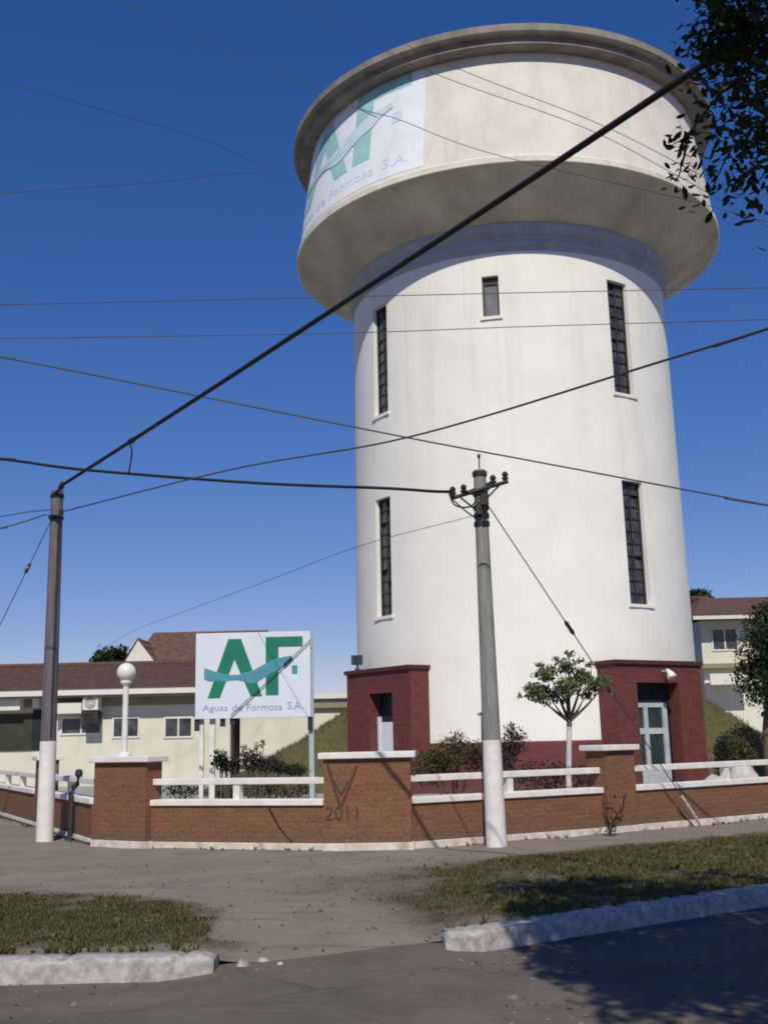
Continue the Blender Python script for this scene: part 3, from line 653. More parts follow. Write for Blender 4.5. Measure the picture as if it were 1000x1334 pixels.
def section(p, q, nposts, label, thick=.2):
    p, q = Vector(p), Vector(q); t = (q - p).normalized(); n = Vector((-t.y, t.x))
    o = thing('fence_wall', ((p.x + q.x) / 2, (p.y + q.y) / 2, 0), label, 'wall', 'low wall sections of the street fence')
    mb = MB(); mb.bar(p, q, 0, thick, .04, -.05, .63); mb.build('brickwork', M['brick'], o)
    mb = MB(); mb.bar(p, q, 0, thick + .08, 0, .63, .72); mb.build('coping', M['white'], o, bevel=.01)
    mb = MB(); mb.bar(p, q, 0, .16, .06, .94, 1.035); mb.build('rail', M['white'], o, bevel=.01)
    mb = MB(); mb.bar(p, q, 0, .05, .004, -.05, .09); mb.build('painted_base', M['whitebase'], o, bevel=.008)
    for i in range(nposts):
        c = p.lerp(q, (i + 1) / (nposts + 1)) + n * .14
        mb = MB(); mb.box((c.x, c.y, .83), (.11, .12, .22), math.atan2(t.y, t.x)); mb.build('post', M['white'], o)
    return o
section((-12.6, 32.6), (-7.25, 22.62), 5, 'farthest low brick wall with white rail, beyond the far pier at left')
section((-6.83, 21.85), (-4.92, 18.28), 1, 'short brick wall with white rail behind the left concrete pole')
section((-3.76, 17.46), (-1.0, 16.52), 1, 'brick wall with white rail below the green and white billboard')
section((.32, 16.46), (3.49, 18.16), 1, 'brick wall with white rail behind the middle concrete pole')
section((4.08, 18.58), (16, 26.3), 5, 'long brick wall with white rail running off to the right')

# graffiti on the broad pier
pg = Vector((-.98, 16.42)); qg = Vector((.30, 16.34)); tg = (qg - pg).normalized(); ng = Vector((tg.y, -tg.x))
def on_pier(u, z, off=.006):
    c = pg + tg * u + ng * off; return Vector((c.x, c.y, z))
mb = MB()
def stroke(pts, w_=.012):
    for (u0, z0), (u1, z1) in zip(pts, pts[1:]):
        d = Vector((u1 - u0, z1 - z0)).normalized(); nn = Vector((-d.y, d.x)) * w_
        mb.face([on_pier(u0 + nn.x, z0 + nn.y), on_pier(u0 - nn.x, z0 - nn.y), on_pier(u1 - nn.x, z1 - nn.y), on_pier(u1 + nn.x, z1 + nn.y)])
stroke([(.06, 1.22), (.24, .62)], .020); stroke([(.50, 1.2), (.26, .62)], .018); stroke([(.16, .98), (.26, .78), (.36, .98)], .014)
v, f = text_mesh('2011'); mb.mesh([on_pier(.02 + .48 * a, .42 + .20 * b) for a, b in v], f)
mb.build('graffiti', M['graffiti'], pC)
# black staining on the right pier, and a cast shadow painted on the billboard wall
def stain_shadow(parent, p, q, pts, r=.02, mname='stain_shadow_black'):
    t = (Vector(q) - Vector(p)).normalized(); n = Vector((t.y, -t.x)); mb = MB(); P = []
    for u, z in pts:
        c = Vector(p) + t * u + n * .012; P.append((c.x, c.y, z))
    mb.tube(spline(P, 4), [r * (1 - .6 * i / (4 * (len(P) - 1))) for i in range(4 * (len(P) - 1) + 1)], 5)
    return mb.build('stain_shadow_mark', M[mname], parent)
stain_shadow(pD, (3.50, 18.08), (4.05, 18.44), [(.08, .02), (.12, .10), (.06, .16), (.16, .25), (.24, .22), (.30, .34), (.36, .52), (.40, .62)], .022)
sw = [o for o in S.objects if o.get('label', '').startswith('brick wall with white rail below')][0]
stain_shadow(sw, (-3.70, 17.48), (-1.0, 16.56), [(1.98, .60), (2.10, .40), (2.17, .30), (2.36, .10)], .013)  # slanting pole shadow drawn as a dark streak

# dry weed at the wall foot
wd = MB(); bx, by = 3.42, 17.6
for k in range(7):
    a = rnd.uniform(0, 6.28); h = rnd.uniform(.25, .62); wd.tube(spline([(bx, by, pave_h(bx, by)), (bx + .05 * math.cos(a), by, h * .5), (bx + .16 * math.cos(a) + .05, by + .05 * math.sin(a), h)], 4), .008, 4)
v, f = leaves([(bx + rnd.gauss(.03, .06), by + rnd.gauss(0, .04), abs(rnd.gauss(.3, .17)) + .03) for _ in range(60)], .06); wd.mesh(v, f)
tag(wd.build('dry_weed', M['dryweed'], origin=(bx, by, 0)), 'dark dry weed sprouting from the path before the narrow pier', 'weed')

# ------------------------------------------------------------------ globe lamp on the left pier
lx, ly = -4.27, 17.86
o = thing('globe_lamp', (lx, ly, 1.39), 'white globe lamp on a thin white post standing on a brick pier', 'lamp')
mb = MB(); mb.lathe(lx, ly, [(.11, 1.39), (.11, 1.43), (.05, 1.46), (.045, 2.5), (.06, 2.52), (.09, 2.56), (.09, 2.6), (0, 2.6)], 20); mb.build('post', M['white'], o)
mb = MB(); mb.lathe(lx, ly, [(0, 2.56)] + [(.152 * math.sin(a), 2.735 - .152 * math.cos(a)) for a in [math.pi * i / 16 for i in range(2, 16)]] + [(0, 2.887)], 28); mb.build('globe', M['globe'], o, weld=True)

# ------------------------------------------------------------------ utility poles
def at(x, y, Y):
    d = fwd + rt * ((x - 500) / FPX) + up * ((667 - y) / FPX); return EYE + d * (Y / d.y)
def pole(x, y, h, r0, r1, lean, material, label, paint):
    o = thing('utility_pole', (x, y, 0), label, 'utility pole', 'concrete utility poles')
    P = lambda z: (x + lean[0] * z / h, y + lean[1] * z / h, z); rr = lambda z: r0 + (r1 - r0) * z / h
    mb = MB(); zz = [paint + (h - paint) * i / 12 for i in range(13)]
    mb.tube([P(z) for z in zz], [rr(z) for z in zz], 16); mb.build('shaft', material, o)
    mb = MB(); zz = [-.1, .0, .05, paint * .5, paint]; mb.tube([P(z) for z in zz], [rr(z) + .004 for z in zz], 16); mb.build('painted_foot', M['white'], o)
    return o, P, rr
def insulator(o, p, s=1.0):
    mb = MB(); x, y, z = p
    mb.lathe(x, y, [(0.0, z), (.035 * s, z), (.035 * s, z + .03 * s), (.06 * s, z + .05 * s), (.06 * s, z + .07 * s), (.035 * s, z + .085 * s), (.055 * s, z + .11 * s), (.05 * s, z + .15 * s), (.02 * s, z + .18 * s), (0, z + .18 * s)], 12)
    return mb.build('insulator', M['porcelain'], o)
PL, PLf, PLr = pole(-5.88, 19.1, 6.10, .145, .105, (-.02, 0), M['poledark'], 'dark weathered concrete pole with white painted foot beside the globe lamp', 1.66)
mb = MB()
for z in (6.0, 5.6):
    mb = MB(); c = PLf(z); mb.lathe(c[0], c[1], [(PLr(z), z - .03), (PLr(z) + .018, z - .03), (PLr(z) + .018, z + .03), (PLr(z), z + .03)], 16, smooth=False); mb.build('clamp', M['iron'], PL)
c = PLf(6.05); mb = MB(); mb.tube([(c[0] - .05, c[1] - .1, 6.0), (c[0] + .14, c[1] - .2, 6.12)], .03, 8); mb.build('bracket', M['iron'], PL)
mb = MB(); mb.tube([(c[0] - .1, c[1] - .14, 5.6), (c[0] + .12, c[1] - .14, 5.6)], .03, 8); mb.build('bracket', M['iron'], PL)
mb = MB(); mb.tube([PLf(z)[:1] + (PLf(z)[1] - PLr(z) * .78,) + (z,) for z in (1.7, 3, 4.5, 5.5)], .022, 6)
for i in range(4): pass
ob = mb.build('conduit', M['iron'], PL); 
for vtx in ob.data.vertices: vtx.co.x += .075
insulator(PL, (c[0] + .14, c[1] - .2, 6.08), .8)
insulator(PL, (c[0] + .13, c[1] - .14, 5.6), .8)

PC, PCf, PCr = pole(1.53, 16.50, 5.66, .150, .095, (-.02, 0), M['pole'], 'grey concrete pole with crossarm and white painted foot before the tower', 1.52)
mb = MB(); c = PCf(5.66); mb.tube([(c[0], c[1], 5.6), (c[0], c[1], 5.86)], .012, 6); mb.tube([(c[0], c[1], 5.86), (c[0], c[1], 5.9), (c[0], c[1], 5.93)], [.02, .03, .012], 8)
mb.build('top_pin', M['iron'], PC)
mb = MB(); cz = 5.30; c = PCf(cz); yy = c[1] - .13
mb.tube([(c[0] - .46, yy + .02, cz - .10), (c[0] + .42, yy - .02, cz + .14)], .032, 6)
mb.tube([(c[0] - .38, yy + .1, cz - .06), (c[0] + .20, yy + .28, cz + .20)], .026, 6)
mb.tube([(c[0] - .34, yy, cz - .08), (c[0] - .02, yy, cz - .36)], .016, 6); mb.tube([(c[0] + .28, yy, cz + .08), (c[0] + .04, yy, cz - .16)], .016, 6)
mb.build('crossarm', M['iron'], PC)
mb = MB()
for z in (5.6, 5.28, 5.06, 4.93, 4.8): 
    mb = MB(); q = PCf(z); mb.lathe(q[0], q[1], [(PCr(z), z - .035), (PCr(z) + .02, z - .035), (PCr(z) + .02, z + .035), (PCr(z), z + .035)], 16, smooth=False); mb.build('clamp', M['iron'], PC)
for q, d_ in (((c[0] + .04, yy - .03, 5.16), (.13, .1, .2)), ((c[0] - .05, yy - .02, 5.0), (.1, .09, .16))): mb = MB(); mb.box(q, d_); mb.build('junction_box', M['iron'], PC, bevel=.012)
for dx, dz, s_ in ((-.44, -.08, .9), (-.27, -.05, .9), (.19, .09, .9), (.38, .14, .9)): insulator(PC, (c[0] + dx, yy, cz + dz), s_)
mb = MB()      # looped jumper leads around the crossarm
mb.tube(spline([(c[0] - .50, yy - .02, cz - .02), (c[0] - .42, yy - .05, cz - .22), (c[0] - .2, yy - .06, cz - .26), (c[0] - .04, yy - .06, cz - .12)], 6), .014, 6)
mb.tube(spline([(c[0] - .3, yy - .04, cz + .08), (c[0] - .16, yy - .06, cz - .06), (c[0] + .08, yy - .08, cz - .02), (c[0] + .2, yy - .04, cz + .16)], 6), .014, 6)
mb.tube(spline([(c[0] + .06, yy - .03, cz - .05), (c[0] + .04, yy - .05, cz - .3), (c[0] + .02, yy - .03, cz - .5)], 6), .018, 6)
mb.tube(spline([(c[0] - .45, yy, cz - .12), (c[0] - .25, yy - .03, cz - .32), (c[0] - .06, yy - .02, cz - .46)], 6), .012, 6)
mb.build('jumper_lead', M['cable'], PC)

# ------------------------------------------------------------------ overhead lines (each hung between real points in space)
def cable(pts, r, label, material='cable', name='overhead_cable', extra=None, ext=(0, 0)):
    pts = [Vector(p) for p in pts]          # ext: metres the line runs on past its listed ends
    if ext[0]: pts = [pts[0] + (pts[0] - pts[1]).normalized() * ext[0]] + pts
    if ext[1]: pts = pts + [pts[-1] + (pts[-1] - pts[-2]).normalized() * ext[1]]
    mb = MB(); mb.tube(spline(pts, 12), r, 6)
    if extra: extra(mb)
    o = mb.build(name, M[material], origin=pts[0]); return tag(o, label, 'cable', 'overhead lines')
ptl = Vector((PLf(6.05)[0] + .1, PLf(6.05)[1] - .2, 6.13)); far1 = at(905, 75, 7.5)
dirv = far1 - ptl; end1 = ptl + dirv * 1.9
mid = [ptl.lerp(end1, k) - Vector((0, 0, .10 * 4 * k * (1 - k))) for k in (0, .12, .3, .55, 1)]
tw = at(178, 568, 17.6)
def knot(mb):
    mb.tube([mid[1] - dirv.normalized() * .18, mid[1], mid[1] + dirv.normalized() * .18], [.03, .048, .03], 8)
cable(mid, .030, 'thickest black cable rising from the left pole across the tower tank', extra=knot)
pcl = Vector((c[0] - .48, yy, cz + .0))
w2 = [at(-140, 588, 19.0), at(0, 598, 18.4), at(110, 612, 18.0), at(330, 629, 17.4), at(500, 636, 16.9), at(562, 640, 16.6), pcl]
cable(w2, .026, 'thick black cable running level from the left to the middle pole', ext=(25, 0))
cable([mid[1] - Vector((.03, 0, .02)), at(172, 590, 17.6), at(168, 616, 17.8)], .014, 'short drop lead linking the two thick cables near the left pole')
cable([at(-150, 441, 15), at(0, 465, 15), at(220, 508, 15), at(530, 570, 15), at(690, 600, 15), at(1000, 658, 15), at(1150, 682, 15)], .012, 'thin cable sloping down to the right across the middle of the tower', 'wire', ext=(20, 25))
pl2 = Vector((PLf(5.6)[0] + .13, PLf(5.6)[1] - .14, 5.68))
cable([pl2, at(300, 612, 16), at(530, 570, 13), at(880, 465, 9.5), at(1000, 428, 8.5), at(1200, 362, 7)], .012, 'thin cable rising from the left pole to the right across the tower', 'wire', ext=(0, 25))
cable([pl2 + Vector((-.3, .1, -.02)), at(0, 688, 17.5), at(-120, 706, 16.5)], .011, 'lower service wire leaving the left pole towards the left', 'wire', ext=(0, 15))
cable([pl2 + Vector((-.2, 0, .04)), at(30, 668, 18.5), at(-60, 684, 17)], .009, 'upper service wire leaving the left pole towards the left', 'wire', ext=(0, 15))
for k, (pts, lab) in enumerate([([(-150, 398), (0, 397), (440, 387), (700, 381), (1150, 372)], 'upper one of two faint level wires crossing below the tank'),
                                ([(-150, 441), (0, 441), (440, 434), (700, 425), (1150, 412)], 'lower one of two faint level wires crossing below the tank')]):
    cable([at(x, y, 20) for x, y in pts], .008, lab, 'wire', ext=(25, 25))
for pts, lab in [([(330, -40), (575, 80), (772, 158), (900, 222), (1100, 330)], 'upper wire of the pair slanting across the tank top'),
                 ([(330, -22), (545, 87), (755, 164), (880, 228), (1100, 352)], 'lower wire of the pair slanting across the tank top'),
                 ([(300, 66), (455, 136), (520, 156), (640, 200), (900, 262), (1100, 316)], 'wire slanting from the painted sign along the tank bottom')]:
    cable([at(x, y, 12) for x, y in pts], .0042, lab, 'wire', ext=(20, 20))
tl = cylp(-74, 6.9, 19.55)
cable([at(-120, 75, 24), at(60, 122, 25), at(150, 148, 26), at(280, 188, 28), tl], .008, 'faint wire dropping from upper left to the left side of the tank', 'wire', ext=(25, 0))
cable([at(-120, 262, 24), at(30, 250, 25), at(200, 238, 27), at(330, 226, 29), tl - Vector((0, 0, .05))], .008, 'faint wire rising slightly to the left side of the tank', 'wire', ext=(25, 0))
cable([Vector((c[0] - .06, yy, 4.93)), at(470, 711, 18), at(350, 756, 21), at(240, 797, 26), at(170, 824, 32), at(120, 855, 42)], .005, 'faint service wire falling from the middle pole to the house behind the billboard', 'wire')
def guy(p0, p1, r, label, ins, sleeve):
    p0, p1 = Vector(p0), Vector(p1); o = thing('guy_wire', p1, label, 'guy wire', 'guy wires of the poles')
    mb = MB(); mb.tube([p0, p1], r, 6); mb.build('strand', M['wire'], o)
    a, b = p0.lerp(p1, ins - .022), p0.lerp(p1, ins + .022); mid_ = (a + b) / 2
    mb = MB(); mb.tube([a, a.lerp(b, .2), mid_, a.lerp(b, .8), b], [.012, .036, .03, .036, .012], 8); mb.build('insulator', M['porcelain'], o)
    if sleeve:
        mb = MB(); mb.tube([p0.lerp(p1, sleeve), p1], .026, 8); mb.build('guard_sleeve', M['whitebase'], o)
guy((c[0] + .10, yy + .04, 5.08), (5.28, 19.20, .0), .009, 'guy wire from the middle pole down to the long right wall', .36, .90)
guy((PLf(5.55)[0] - .1, 19.05, 5.5), at(-95, 1010, 17.5), .009, 'guy wire from the left pole leaning down to the left', .20, 0)

# dark post beside the left pole
px_, py_ = -5.50, 19.25
mb = MB(); mb.tube([(px_, py_, -.02), (px_, py_, .78), (px_ + .03, py_, .86), (px_ + .10, py_, .93), (px_ + .12, py_, 1.06)], .045, 10)
o = thing('bollard', (px_, py_, 0), 'short dark iron post with bent top close beside the left pole', 'post'); mb.build('post', M['iron'], o)
mb = MB(); mb.lathe(px_ + .12, py_, [(0, 1.05), (.06, 1.05), (.07, 1.10), (.06, 1.16), (0, 1.18)], 12); mb.build('cap', M['iron'], o)
mb = MB(); mb.lathe(px_, py_, [(.09, -.02), (.09, .03), (.045, .05)], 12); mb.build('foot', M['iron'], o)

# ------------------------------------------------------------------ billboard
BY = 22.6
a0, a1 = at(254, 937, BY), at(404, 822, BY); bw, bh, bx0, bz0 = a1.x - a0.x, a1.z - a0.z, a0.x, a0.z
bb = thing('billboard', (bx0 + bw / 2, BY, .03), 'white billboard with green letters AF standing on posts behind the fence', 'billboard')
mb = MB(); mb.box((bx0 + bw / 2, BY + .03, bz0 + bh / 2), (bw, .06, bh)); pnl = mb.build('panel', M['signwhite'], bb, bevel=.006)
mb = MB()
for z in (bz0 + .03, bz0 + bh - .03): mb.box((bx0 + bw / 2, BY + .09, z), (bw, .05, .05))
for x in (bx0 + .03, bx0 + bw / 2, bx0 + bw - .03): mb.box((x, BY + .09, bz0 + bh / 2), (.05, .046, bh - .12))
mb.build('frame', M['iron'], bb)
for x, wd_, mm in ((bx0 + .12, .085, 'white'), (bx0 + .34, .11, 'white'), (bx0 + bw + .0, .10, 'signpost')):
    mb = MB(); mb.box((x, BY + .16, (bz0 + bh) / 2 - .05), (wd_, .09, bz0 + bh - .1 + .1)); mb.build('post', M[mm], bb)
for x, hh in ((bx0 + .03, .24), (bx0 + .56, .16), (bx0 + .76, .12), (bx0 + bw - .02, .28)): mb = MB(); mb.box((x, BY + .08, bz0 - hh / 2 + .0), (.10, .06, hh)); mb.build('bracket', M['iron'], bb)
put_sign(lambda u, v, off: Vector((bx0 + bw * u, BY - off, bz0 + bh * v)), M, pnl, 0, .004)
mb = MB(); A_ = Vector((bx0 + bw * 1.01, BY - .05, bz0 + bh * .90)); B_ = Vector((bx0 + bw * .31, BY - .05, bz0 + bh * .03))
mb.tube([A_, A_.lerp(B_, .5) - Vector((0, 0, .02)), B_], .010, 6); mb.tube([A_.lerp(B_, .24), A_.lerp(B_, .34)], .026, 8); mb.build('tie_wire', M['iron'], bb)

# ------------------------------------------------------------------ plants in the yard
def bush(name, label, cat, cl, n, leaf, material, group=None, stems=6, seed=1, **k):
    rg = random.Random(seed); cx = sum(q[0] for q in cl) / len(cl); cy = sum(q[1] for q in cl) / len(cl); z0 = k.pop('z0', .03)
    o = thing(name, (cx, cy, z0), label, cat, group)
    foliage('foliage', blob_pts(cl, n, rg, .2), leaf, M[material], o, rng=rg, **k)
    mb = MB()
    for i in range(stems):
        q = cl[i % len(cl)]; tip = (q[0] + rg.uniform(-.5, .5) * q[3], q[1] + rg.uniform(-.5, .5) * q[4], q[2] + .3 * q[5])
        b = (cx + rg.uniform(-.1, .1), cy + rg.uniform(-.1, .1), z0); mb.tube([b, ((b[0] + tip[0]) / 2, (b[1] + tip[1]) / 2, b[2] + .6 * (tip[2] - b[2])), tip], [.022, .016, .006], 5)
    mb.build('stem', M['bark'], o); return o
G1 = 'shrubs in the yard behind the fence'
def px(x, y, Y, r_, ry=None, rz=None): p = at(x, y, Y); return (p.x, p.y, p.z, r_, ry or r_, rz or r_)
bush('shrub', 'olive green shrub before the tower foot, left of the middle pole', 'shrub', [px(585, 985, 21, .42, .4, .36), px(560, 1000, 21, .4, .4, .35), px(595, 965, 21, .22, .2, .22), px(622, 985, 21, .35, .3, .35)], 2600, .075, 'leaf_olive', G1, seed=11)
bush('shrub', 'dusky shrub right behind the middle pole at the tower foot', 'shrub', [px(650, 985, 23, .42, .4, .4), px(672, 965, 23, .28, .3, .3), px(664, 952, 23, .16, .16, .2)], 1500, .075, 'leaf_purple', G1, seed=12)
bush('shrub', 'thin leafy sprig rising just left of the middle pole', 'shrub', [px(632, 945, 19.5, .07, .07, .16), px(630, 930, 19.5, .12, .1, .05), px(634, 990, 19.5, .1, .1, .4)], 420, .06, 'leaf_dark', G1, seed=13)
bush('shrub', 'low dark shrub under the left half of the billboard', 'shrub', [px(286, 990, 20.5, .16, .2, .2), px(300, 998, 20.5, .2, .2, .16)], 700, .07, 'leaf_dark', G1, seed=14)
bush('shrub', 'dusky purple shrub with round tufts under the middle of the billboard', 'shrub', [px(326, 990, 20.6, .26, .25, .2), px(334, 972, 20.6, .08, .08, .09), px(318, 974, 20.6, .07, .07, .08), px(342, 969, 20.6, .08, .08, .08), px(348, 996, 20.6, .25, .2, .16)], 1300, .06, 'leaf_purple', G1, seed=15)
bush('shrub', 'low dark shrub under the right half of the billboard', 'shrub', [px(365, 1000, 20.8, .2, .2, .12), px(385, 1003, 20.8, .24, .2, .12)], 700, .06, 'leaf_dark', G1, seed=16)
bush('shrub', 'wide dark hedge-like shrub low behind the rail below the young tree', 'shrub', [px(700, 1012, 22.5, .55, .4, .35), px(745, 1012, 22.5, .6, .4, .35), px(790, 1006, 22.5, .5, .4, .35)], 1600, .08, 'leaf_purple', G1, seed=17)
bush('shrub', 'pale bush with whitish flowers beside the right doorway', 'shrub', [px(960, 975, 30, .35, .3, .38), px(972, 985, 30, .3, .3, .3)], 1500, .07, 'leaf_olive', G1, seed=18)
bush('shrub', 'small dark bush between the pale boulders at right', 'shrub', [px(941, 978, 28.5, .26, .25, .3), px(938, 966, 28.5, .14, .14, .16)], 700, .07, 'leaf_dark', G1, seed=19)
bush('shrub', 'dark low planting behind the fence under the billboard rail', 'shrub', [px(300, 1030, 24, .4, .3, .28), px(345, 1030, 24, .5, .3, .25), px(390, 1032, 24, .4, .3, .25), px(240, 1030, 24, .5, .3, .2)], 1600, .08, 'leaf_dark', G1, seed=20)
for i, (x, y, Y, s_, lab) in enumerate([(928, 985, 27.5, .36, 'smaller pale boulder beside the right doorway of the tower'), (962, 985, 29, .55, 'larger pale boulder at the foot of the right mound')]):
    p = at(x, y, Y); bm = bmesh.new(); bmesh.ops.create_icosphere(bm, subdivisions=3, radius=1)
    for v_ in bm.verts:
        k_ = 1 + .20 * noise.fractal(v_.co * .9 + Vector((i * 7, 0, 0)), .7, 2, 3); v_.co = Vector((v_.co.x * s_ * k_, v_.co.y * s_ * k_, max(-.3, v_.co.z) * s_ * 1.05 * k_))
    me = bpy.data.meshes.new('boulder'); bm.to_mesh(me); bm.free(); me.materials.append(M['rock']); me.polygons.foreach_set('use_smooth', [True] * len(me.polygons)); ob = bpy.data.objects.new('boulder', me); COL.objects.link(ob); ob.location = (p.x, p.y, .03 + s_ * .3)
    tag(ob, lab, 'boulder', 'pale boulders')

def limb_tree(mb, base, pts, r0):
    mb.tube(spline([base] + pts, 6), [r0 * (1 - .72 * i / (6 * len(pts))) for i in range(6 * len(pts) + 1)], 8)
# young tree with limewashed trunk
o = thing('young_tree', (at(741, 1030, 19.6).x, 19.6, .03), 'small round-crowned tree with limewashed trunk in front of the tower', 'tree')
bx_, by_ = at(741, 1030, 19.6).x, 19.6; f1 = at(741, 945, by_)
mb = MB(); mb.tube([(bx_, by_, .03), (bx_, by_, .8), (f1.x, by_, f1.z)], [.06, .052, .046], 10); mb.build('painted_trunk', M['limewash'], o)
mb = MB(); tips = [(700, 905), (715, 875), (740, 862), (762, 872), (785, 895), (720, 915), (760, 910), (735, 885)]
mb.tube([(f1.x, by_, f1.z - .02), at(741, 938, by_)], [.05, .045], 8)
for i, (x, y) in enumerate(tips):
    q = at(x, y, by_ + rnd.uniform(-.5, .5)); b = at(741, 940, by_); mb.tube(spline([b, b.lerp(q, .5) + Vector((0, 0, -.03)), q], 5), [.034 - .0026 * j for j in range(11)], 6)
mb.build('trunk', M['bark'], o)
cl = [px(x, y, by_ + dy, r_, r_, r_ * .75) for x, y, dy, r_ in [(700, 902, 0, .24), (690, 897, .2, .13), (712, 878, -.2, .20), (736, 868, 0, .20), (742, 852, .1, .10), (757, 882, .25, .22), (776, 893, -.15, .20), (738, 895, -.3, .24), (722, 905, .3, .18), (764, 905, 0, .14), (786, 886, 0, .14), (677, 906, .1, .07), (792, 900, .1, .09), (704, 866, .1, .09), (768, 866, -.1, .09), (735, 912, .1, .10), (724, 858, .2, .08), (712, 916, 0, .08), (755, 860, 0, .09), (698, 880, .3, .10)]]
rg = random.Random(21); foliage('crown', blob_pts(cl, 2700, rg, .05), .09, M['leaf_young'], o, rng=rg)
# dark tree at the right edge
o = thing('leafy_tree', (at(1000, 990, 30).x, 30, .03), 'dark dense tree at the right edge in front of the house', 'tree')
tx = at(1004, 990, 30).x
mb = MB(); mb.tube(spline([(tx, 30, .0), (tx - .05, 30, 1.2), (tx + .1, 30, 2.6), (tx, 30, 4)], 5), [.2 - .008 * j for j in range(16)], 8); mb.build('trunk', M['bark'], o)
cl = [px(x, y, 30 + dy, r_, r_, r_ * .9) for x, y, dy, r_ in [(992, 850, 0, .75), (985, 885, .3, .7), (1010, 820, 0, .9), (1000, 900, -.4, .7), (1030, 860, 0, 1.0), (978, 870, .2, .35), (990, 800, 0, .35), (1035, 910, 0, .8), (1012, 790, .2, .5)]]
rg = random.Random(22); foliage('crown', blob_pts(cl, 8000, rg, .2), .13, M['leaf_dark'], o, rng=rg)
# trees beyond the houses
def far_tree(label, blobs, Y, n, seed, mname='leaf_dark'):
    cx = at(blobs[0][0], 900, Y).x; o = thing('far_tree', (cx, Y, 0), label, 'tree', 'trees beyond the houses')
    cl = [px(x, y, Y, r_, r_, r_ * .8) for x, y, r_ in blobs]; mb = MB(); mb.tube([(cx, Y, 0), (cx, Y, cl[0][2])], [.25, .12], 8); mb.build('trunk', M['bark'], o)
    rg = random.Random(seed); foliage('crown', blob_pts(cl, n, rg, .2), .22, M[mname], o, rng=rg)
far_tree('dark tree crown showing above the brown roof left of the gable', [(142, 862, .95), (155, 855, .7), (128, 866, .5), (165, 870, .8)], 56, 2600, 31)
far_tree('dark treetop peeping out beside the tower above the right house', [(912, 778, .7), (900, 782, .8), (925, 786, .5)], 66, 1800, 32)

# ------------------------------------------------------------------ houses
def wall_box(mb, x0, x1, y0, y1, z0, z1): mb.prism([(x0, y0), (x1, y0), (x1, y1), (x0, y1)], z0, z1)
def win(parent, x0, x1, y, z0, z1, mull=1, rail=1, frame='pale', glass='glass', name='window'):
    mb = MB(); fw = .07
    wall_box(mb, x0, x0 + fw, y - .05, y + .02, z0, z1); wall_box(mb, x1 - fw, x1, y - .05, y + .02, z0, z1)
    wall_box(mb, x0 + fw, x1 - fw, y - .047, y + .02, z0, z0 + fw); wall_box(mb, x0 + fw, x1 - fw, y - .047, y + .02, z1 - fw, z1)
    for i in range(mull): xm = x0 + (x1 - x0) * (i + 1) / (mull + 1); wall_box(mb, xm - .03, xm + .03, y - .044, y + .02, z0 + fw, z1 - fw)
    o = mb.build(name, M[frame], parent)
    mb = MB(); mb.face([(x0 + .01, y - .015, z0 + .01), (x1 - .01, y - .015, z0 + .01), (x1 - .01, y - .015, z1 - .01), (x0 + .01, y - .015, z1 - .01)]); mb.build('pane', M[glass], o)
    return o
HY = 42.0
hx = lambda x, y=930, Y=HY: at(x, y, Y).x
hz = lambda x, y, Y=HY: at(x, y, Y).z
ha = thing('long_house', (hx(120), HY + 3, 0), 'long low beige house with brown tiled roof behind the left fence', 'house')
xl, xr = -34.0, hx(300)
mb = MB(); wall_box(mb, xl, xr, HY, HY + 6.5, 0, 3.32); mb.build('wall', M['beige'], ha)
mb = MB(); wall_box(mb, xl - .2, xr + .2, HY - .9, HY - .78, 3.40, 3.64); mb.build('fascia', M['pale'], ha)
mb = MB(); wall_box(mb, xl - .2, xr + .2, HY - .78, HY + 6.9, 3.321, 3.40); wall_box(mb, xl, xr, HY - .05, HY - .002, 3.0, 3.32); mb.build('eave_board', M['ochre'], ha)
mb = MB(); ez, rz = 3.64, 4.80
mb.face([(xl, HY - .95, ez), (xr + .3, HY - .95, ez), (xr + .3, HY + 3.2, rz), (xl, HY + 3.2, rz)]); mb.face([(xr + .3, HY + 7.3, ez), (xl, HY + 7.3, ez), (xl, HY + 3.2, rz), (xr + .3, HY + 3.2, rz)])
mb.face([(xr + .3, HY - .95, ez), (xr + .3, HY + 7.3, ez), (xr + .3, HY + 3.2, rz)]); mb.face([(xl, HY - .95, ez), (xl, HY + 7.3, ez), (xr + .3, HY + 7.3, ez), (xr + .3, HY - .95, ez)][::-1])
mb.build('roof', M['tile'], ha)
mb = MB(); mb.tube([(xl, HY + 3.2, rz + .02), (xr + .3, HY + 3.2, rz + .02)], .1, 8); mb.build('ridge', M['tile3'], ha)
for x0, x1, y0, y1, gl in ((147, 183, 934, 962, 'glass'), (214, 252, 934, 962, 'glass'), (80, 134, 934, 958, 'glass'), (-60, -20, 934, 962, 'glass')):
    win(ha, hx(x0), hx(x1), HY, hz(x0, y1), hz(x0, y0), 1)
mb = MB(); wall_box(mb, hx(-12), hx(44), HY - .06, HY - .006, hz(20, 978), hz(20, 930)); gd = mb.build('garage_door', mat('dark_olive_door', (.055, .06, .035), (.03, .034, .022), scale=2), ha)
mb = MB(); wall_box(mb, hx(44.3), hx(60), HY - .05, HY - .007, hz(20, 978), hz(20, 925)); mb.build('door', mat('dark_green_door', (.02, .03, .032), (.014, .02, .022), scale=2), ha)
mb = MB(); wall_box(mb, hx(-30), hx(32), HY - .55, HY - .008, hz(10, 926), hz(10, 910)); mb.build('awning', M['pale'], ha)
mb = MB(); wall_box(mb, hx(76), hx(112), HY - .62, HY - .008, hz(90, 930), hz(90, 916)); mb.build('canopy', M['pale'], ha)
